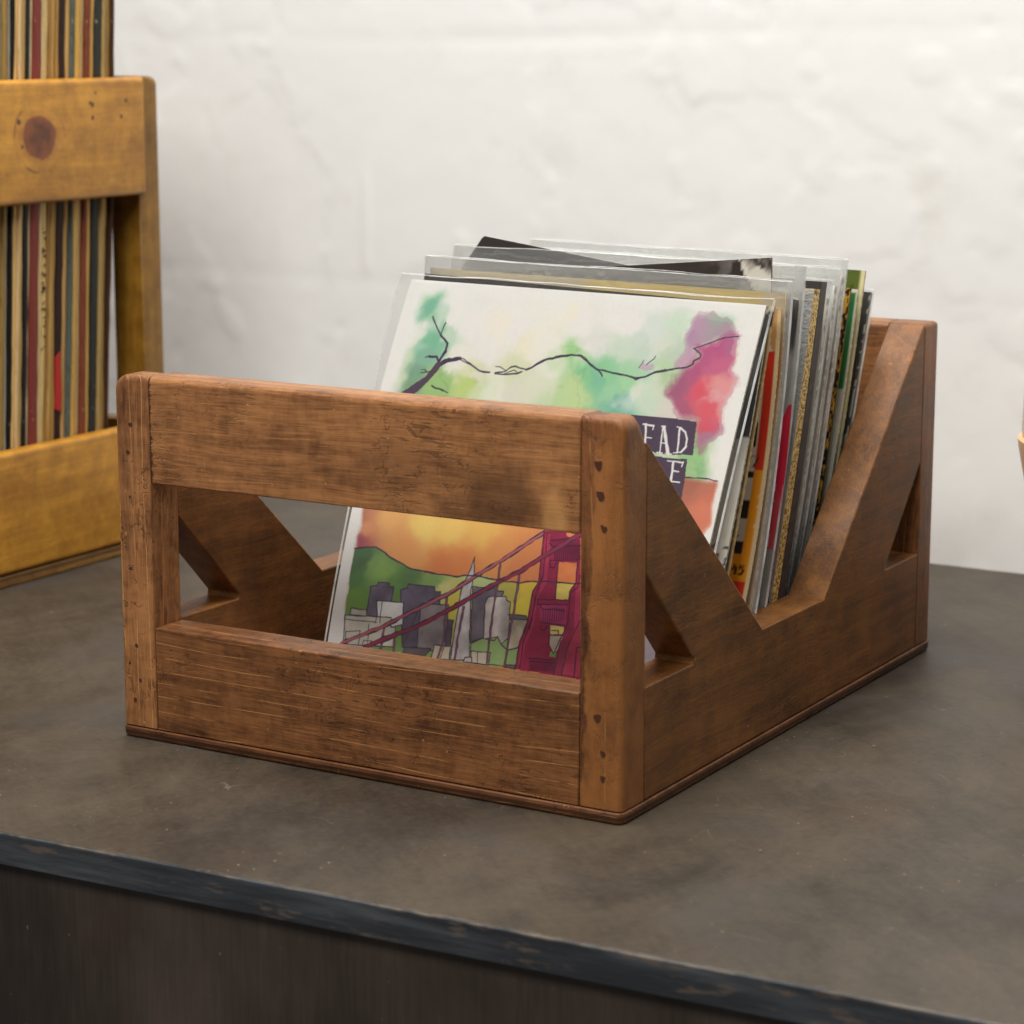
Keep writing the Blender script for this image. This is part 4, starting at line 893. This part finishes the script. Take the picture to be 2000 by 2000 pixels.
    # 9-11 pale sleeves in clear plastic
    for i, (yt, yb, dz, col, lab) in enumerate(((.1975, .1700, -.006, (206, 198, 180), "beige sleeve in clear plastic directly behind the gold glitter one"),
                                              (.2050, .1770, -.002, (222, 219, 212), "pale grey sleeve in clear plastic in the middle of the clear group"),
                                              (.2122, .1840, .001, (232, 229, 222), "whitish sleeve in the tallest clear plastic of the stack"))):
        p = ramp_paint(100, 120, col, 30 + i, .06)
        p.over(np.exp(-((p.u - .985) / .008) ** 2) * .7, (150, 140, 124) if i == 0 else (238, 236, 230))
        p.over((fbm(p.u * 50, p.v * 3, 40 + i) > .60) * (p.u > .93) * .5, (130, 128, 124))
        record(lab, (.0560, yt, .1680 + dz), (.2000, yt, .1660 + dz), (.042, yb, .006), (.1900, yb, .006), p, film=(.0012, .0044, .0018, .0012, .0068), seed=10 + i, side=(226, 222, 212), bow=.003, bow_r=.0045, thick=.0034)
    # 12 yellow dotted black edge
    p = ramp_paint(260, 220, (34, 30, 28), 41)
    d = vnoise(p.u * 240, p.v * 100, 3)
    p.over((d > .54) & (p.u > .90), (226, 168, 54))
    record("black sleeve flecked with yellow dots along its right edge", (.0540, .2214, .1640), (.2000, .2212, .1616), (.042, .1940, .006), (.1900, .1940, .006), p, side=(60, 50, 34), bow_r=.002)
    # 13 green and grey
    p = ramp_paint(140, 170, (182, 178, 162), 43, .06); p.over(p.v > .735, (40, 112, 52))
    p.over((p.u > .993) | (p.v > .992), (216, 210, 190)); p.over((p.v < .46) & (p.u < .955 + .1 * (.46 - p.v)), (24, 24, 24))
    record("sleeve with a green top band above grey", (.0540, .2288, .1625), (.1999, .2288, .1604), (.042, .1990, .006), (.1900, .1990, .006), p, side=(210, 202, 180), bow_r=.004)
    # 14 olive, taller
    p = ramp_paint(120, 150, (84, 98, 30), 47, .3); p.over((fbm(p.u * 70, p.v * 70, 8) > .6), (60, 72, 24)); p.over(p.u > .990, (206, 196, 150))
    record("olive green sleeve sticking up behind the green banded one", (.0560, .2345, .1692), (.2006, .2345, .1676), (.043, .2050, .006), (.1900, .2050, .006), p, side=(200, 190, 146), bow_r=.003, topf=lambda u: .075 * (1 - sstep(.90, .93, u)))
    # 15 black, last
    p = ramp_paint(150, 170, (30, 32, 32), 51, .2)
    p.over((p.u > .991 + .010 * fbm(p.u * 8, p.v * 44, 6)) & (fbm(p.u * 30, p.v * 60, 9) > .48), (206, 198, 178))
    p.over((p.v < .62) & (p.u > .976 + .02 * fbm(p.u * 0, p.v * 9, 6)), (176, 172, 156)); p.over((fbm(p.u * 80, p.v * 80, 8) > .56) & (p.v < .5) & (p.u > .9), (70, 88, 30))
    record("black sleeve with a worn pale edge, last in the stack beside the sloping side", (.0540, .2428, .1600), (.1999, .2428, .1580), (.042, .2130, .006), (.1900, .2130, .006), p, side=(120, 114, 100), film=(.0010, .0014, .0014, .0012, .0010), seed=23, thick=.002)
build_records()

# ------------------------------------------------------------------ the pale wooden pot cut off by the frame
def build_pot():
    cx, cy = 0.3035, 0.3000
    t = thing("wooden_pot", "pale wooden pot with a tapered body and lid, barely in view at the right edge", "pot", (cx, cy, 0.0))
    def lathe(prof, n=64):
        bm = bmesh.new(); rows = []
        for r, z in prof: rows.append([bm.verts.new((cx + r * math.cos(i * 2 * math.pi / n), cy + r * math.sin(i * 2 * math.pi / n), z)) for i in range(n)])
        for a, b in zip(rows, rows[1:]):
            for i in range(n): bm.faces.new((a[i], a[(i + 1) % n], b[(i + 1) % n], b[i]))
        bm.faces.new(rows[0][::-1]); bm.faces.new(rows[-1])
        return bm
    link("body", bm_mesh(lathe([(.034, 0), (.036, .002), (.0548, .0935), (.0551, .0965), (.0540, .0975)]), "body"),
         wood("pale_beech", (206, 160, 110), (230, 192, 144), (240, 214, 176), 2, 61.0, marks=0.0, lines=0.2), t, 40)
    link("lid", bm_mesh(lathe([(.0533, .0978), (.0535, .099), (.0530, .127), (.0516, .142), (.046, .1475), (.02, .150)]), "lid"),
         plain("pale_birch", (246, 230, 208), 0.5), t, 40)
build_pot()
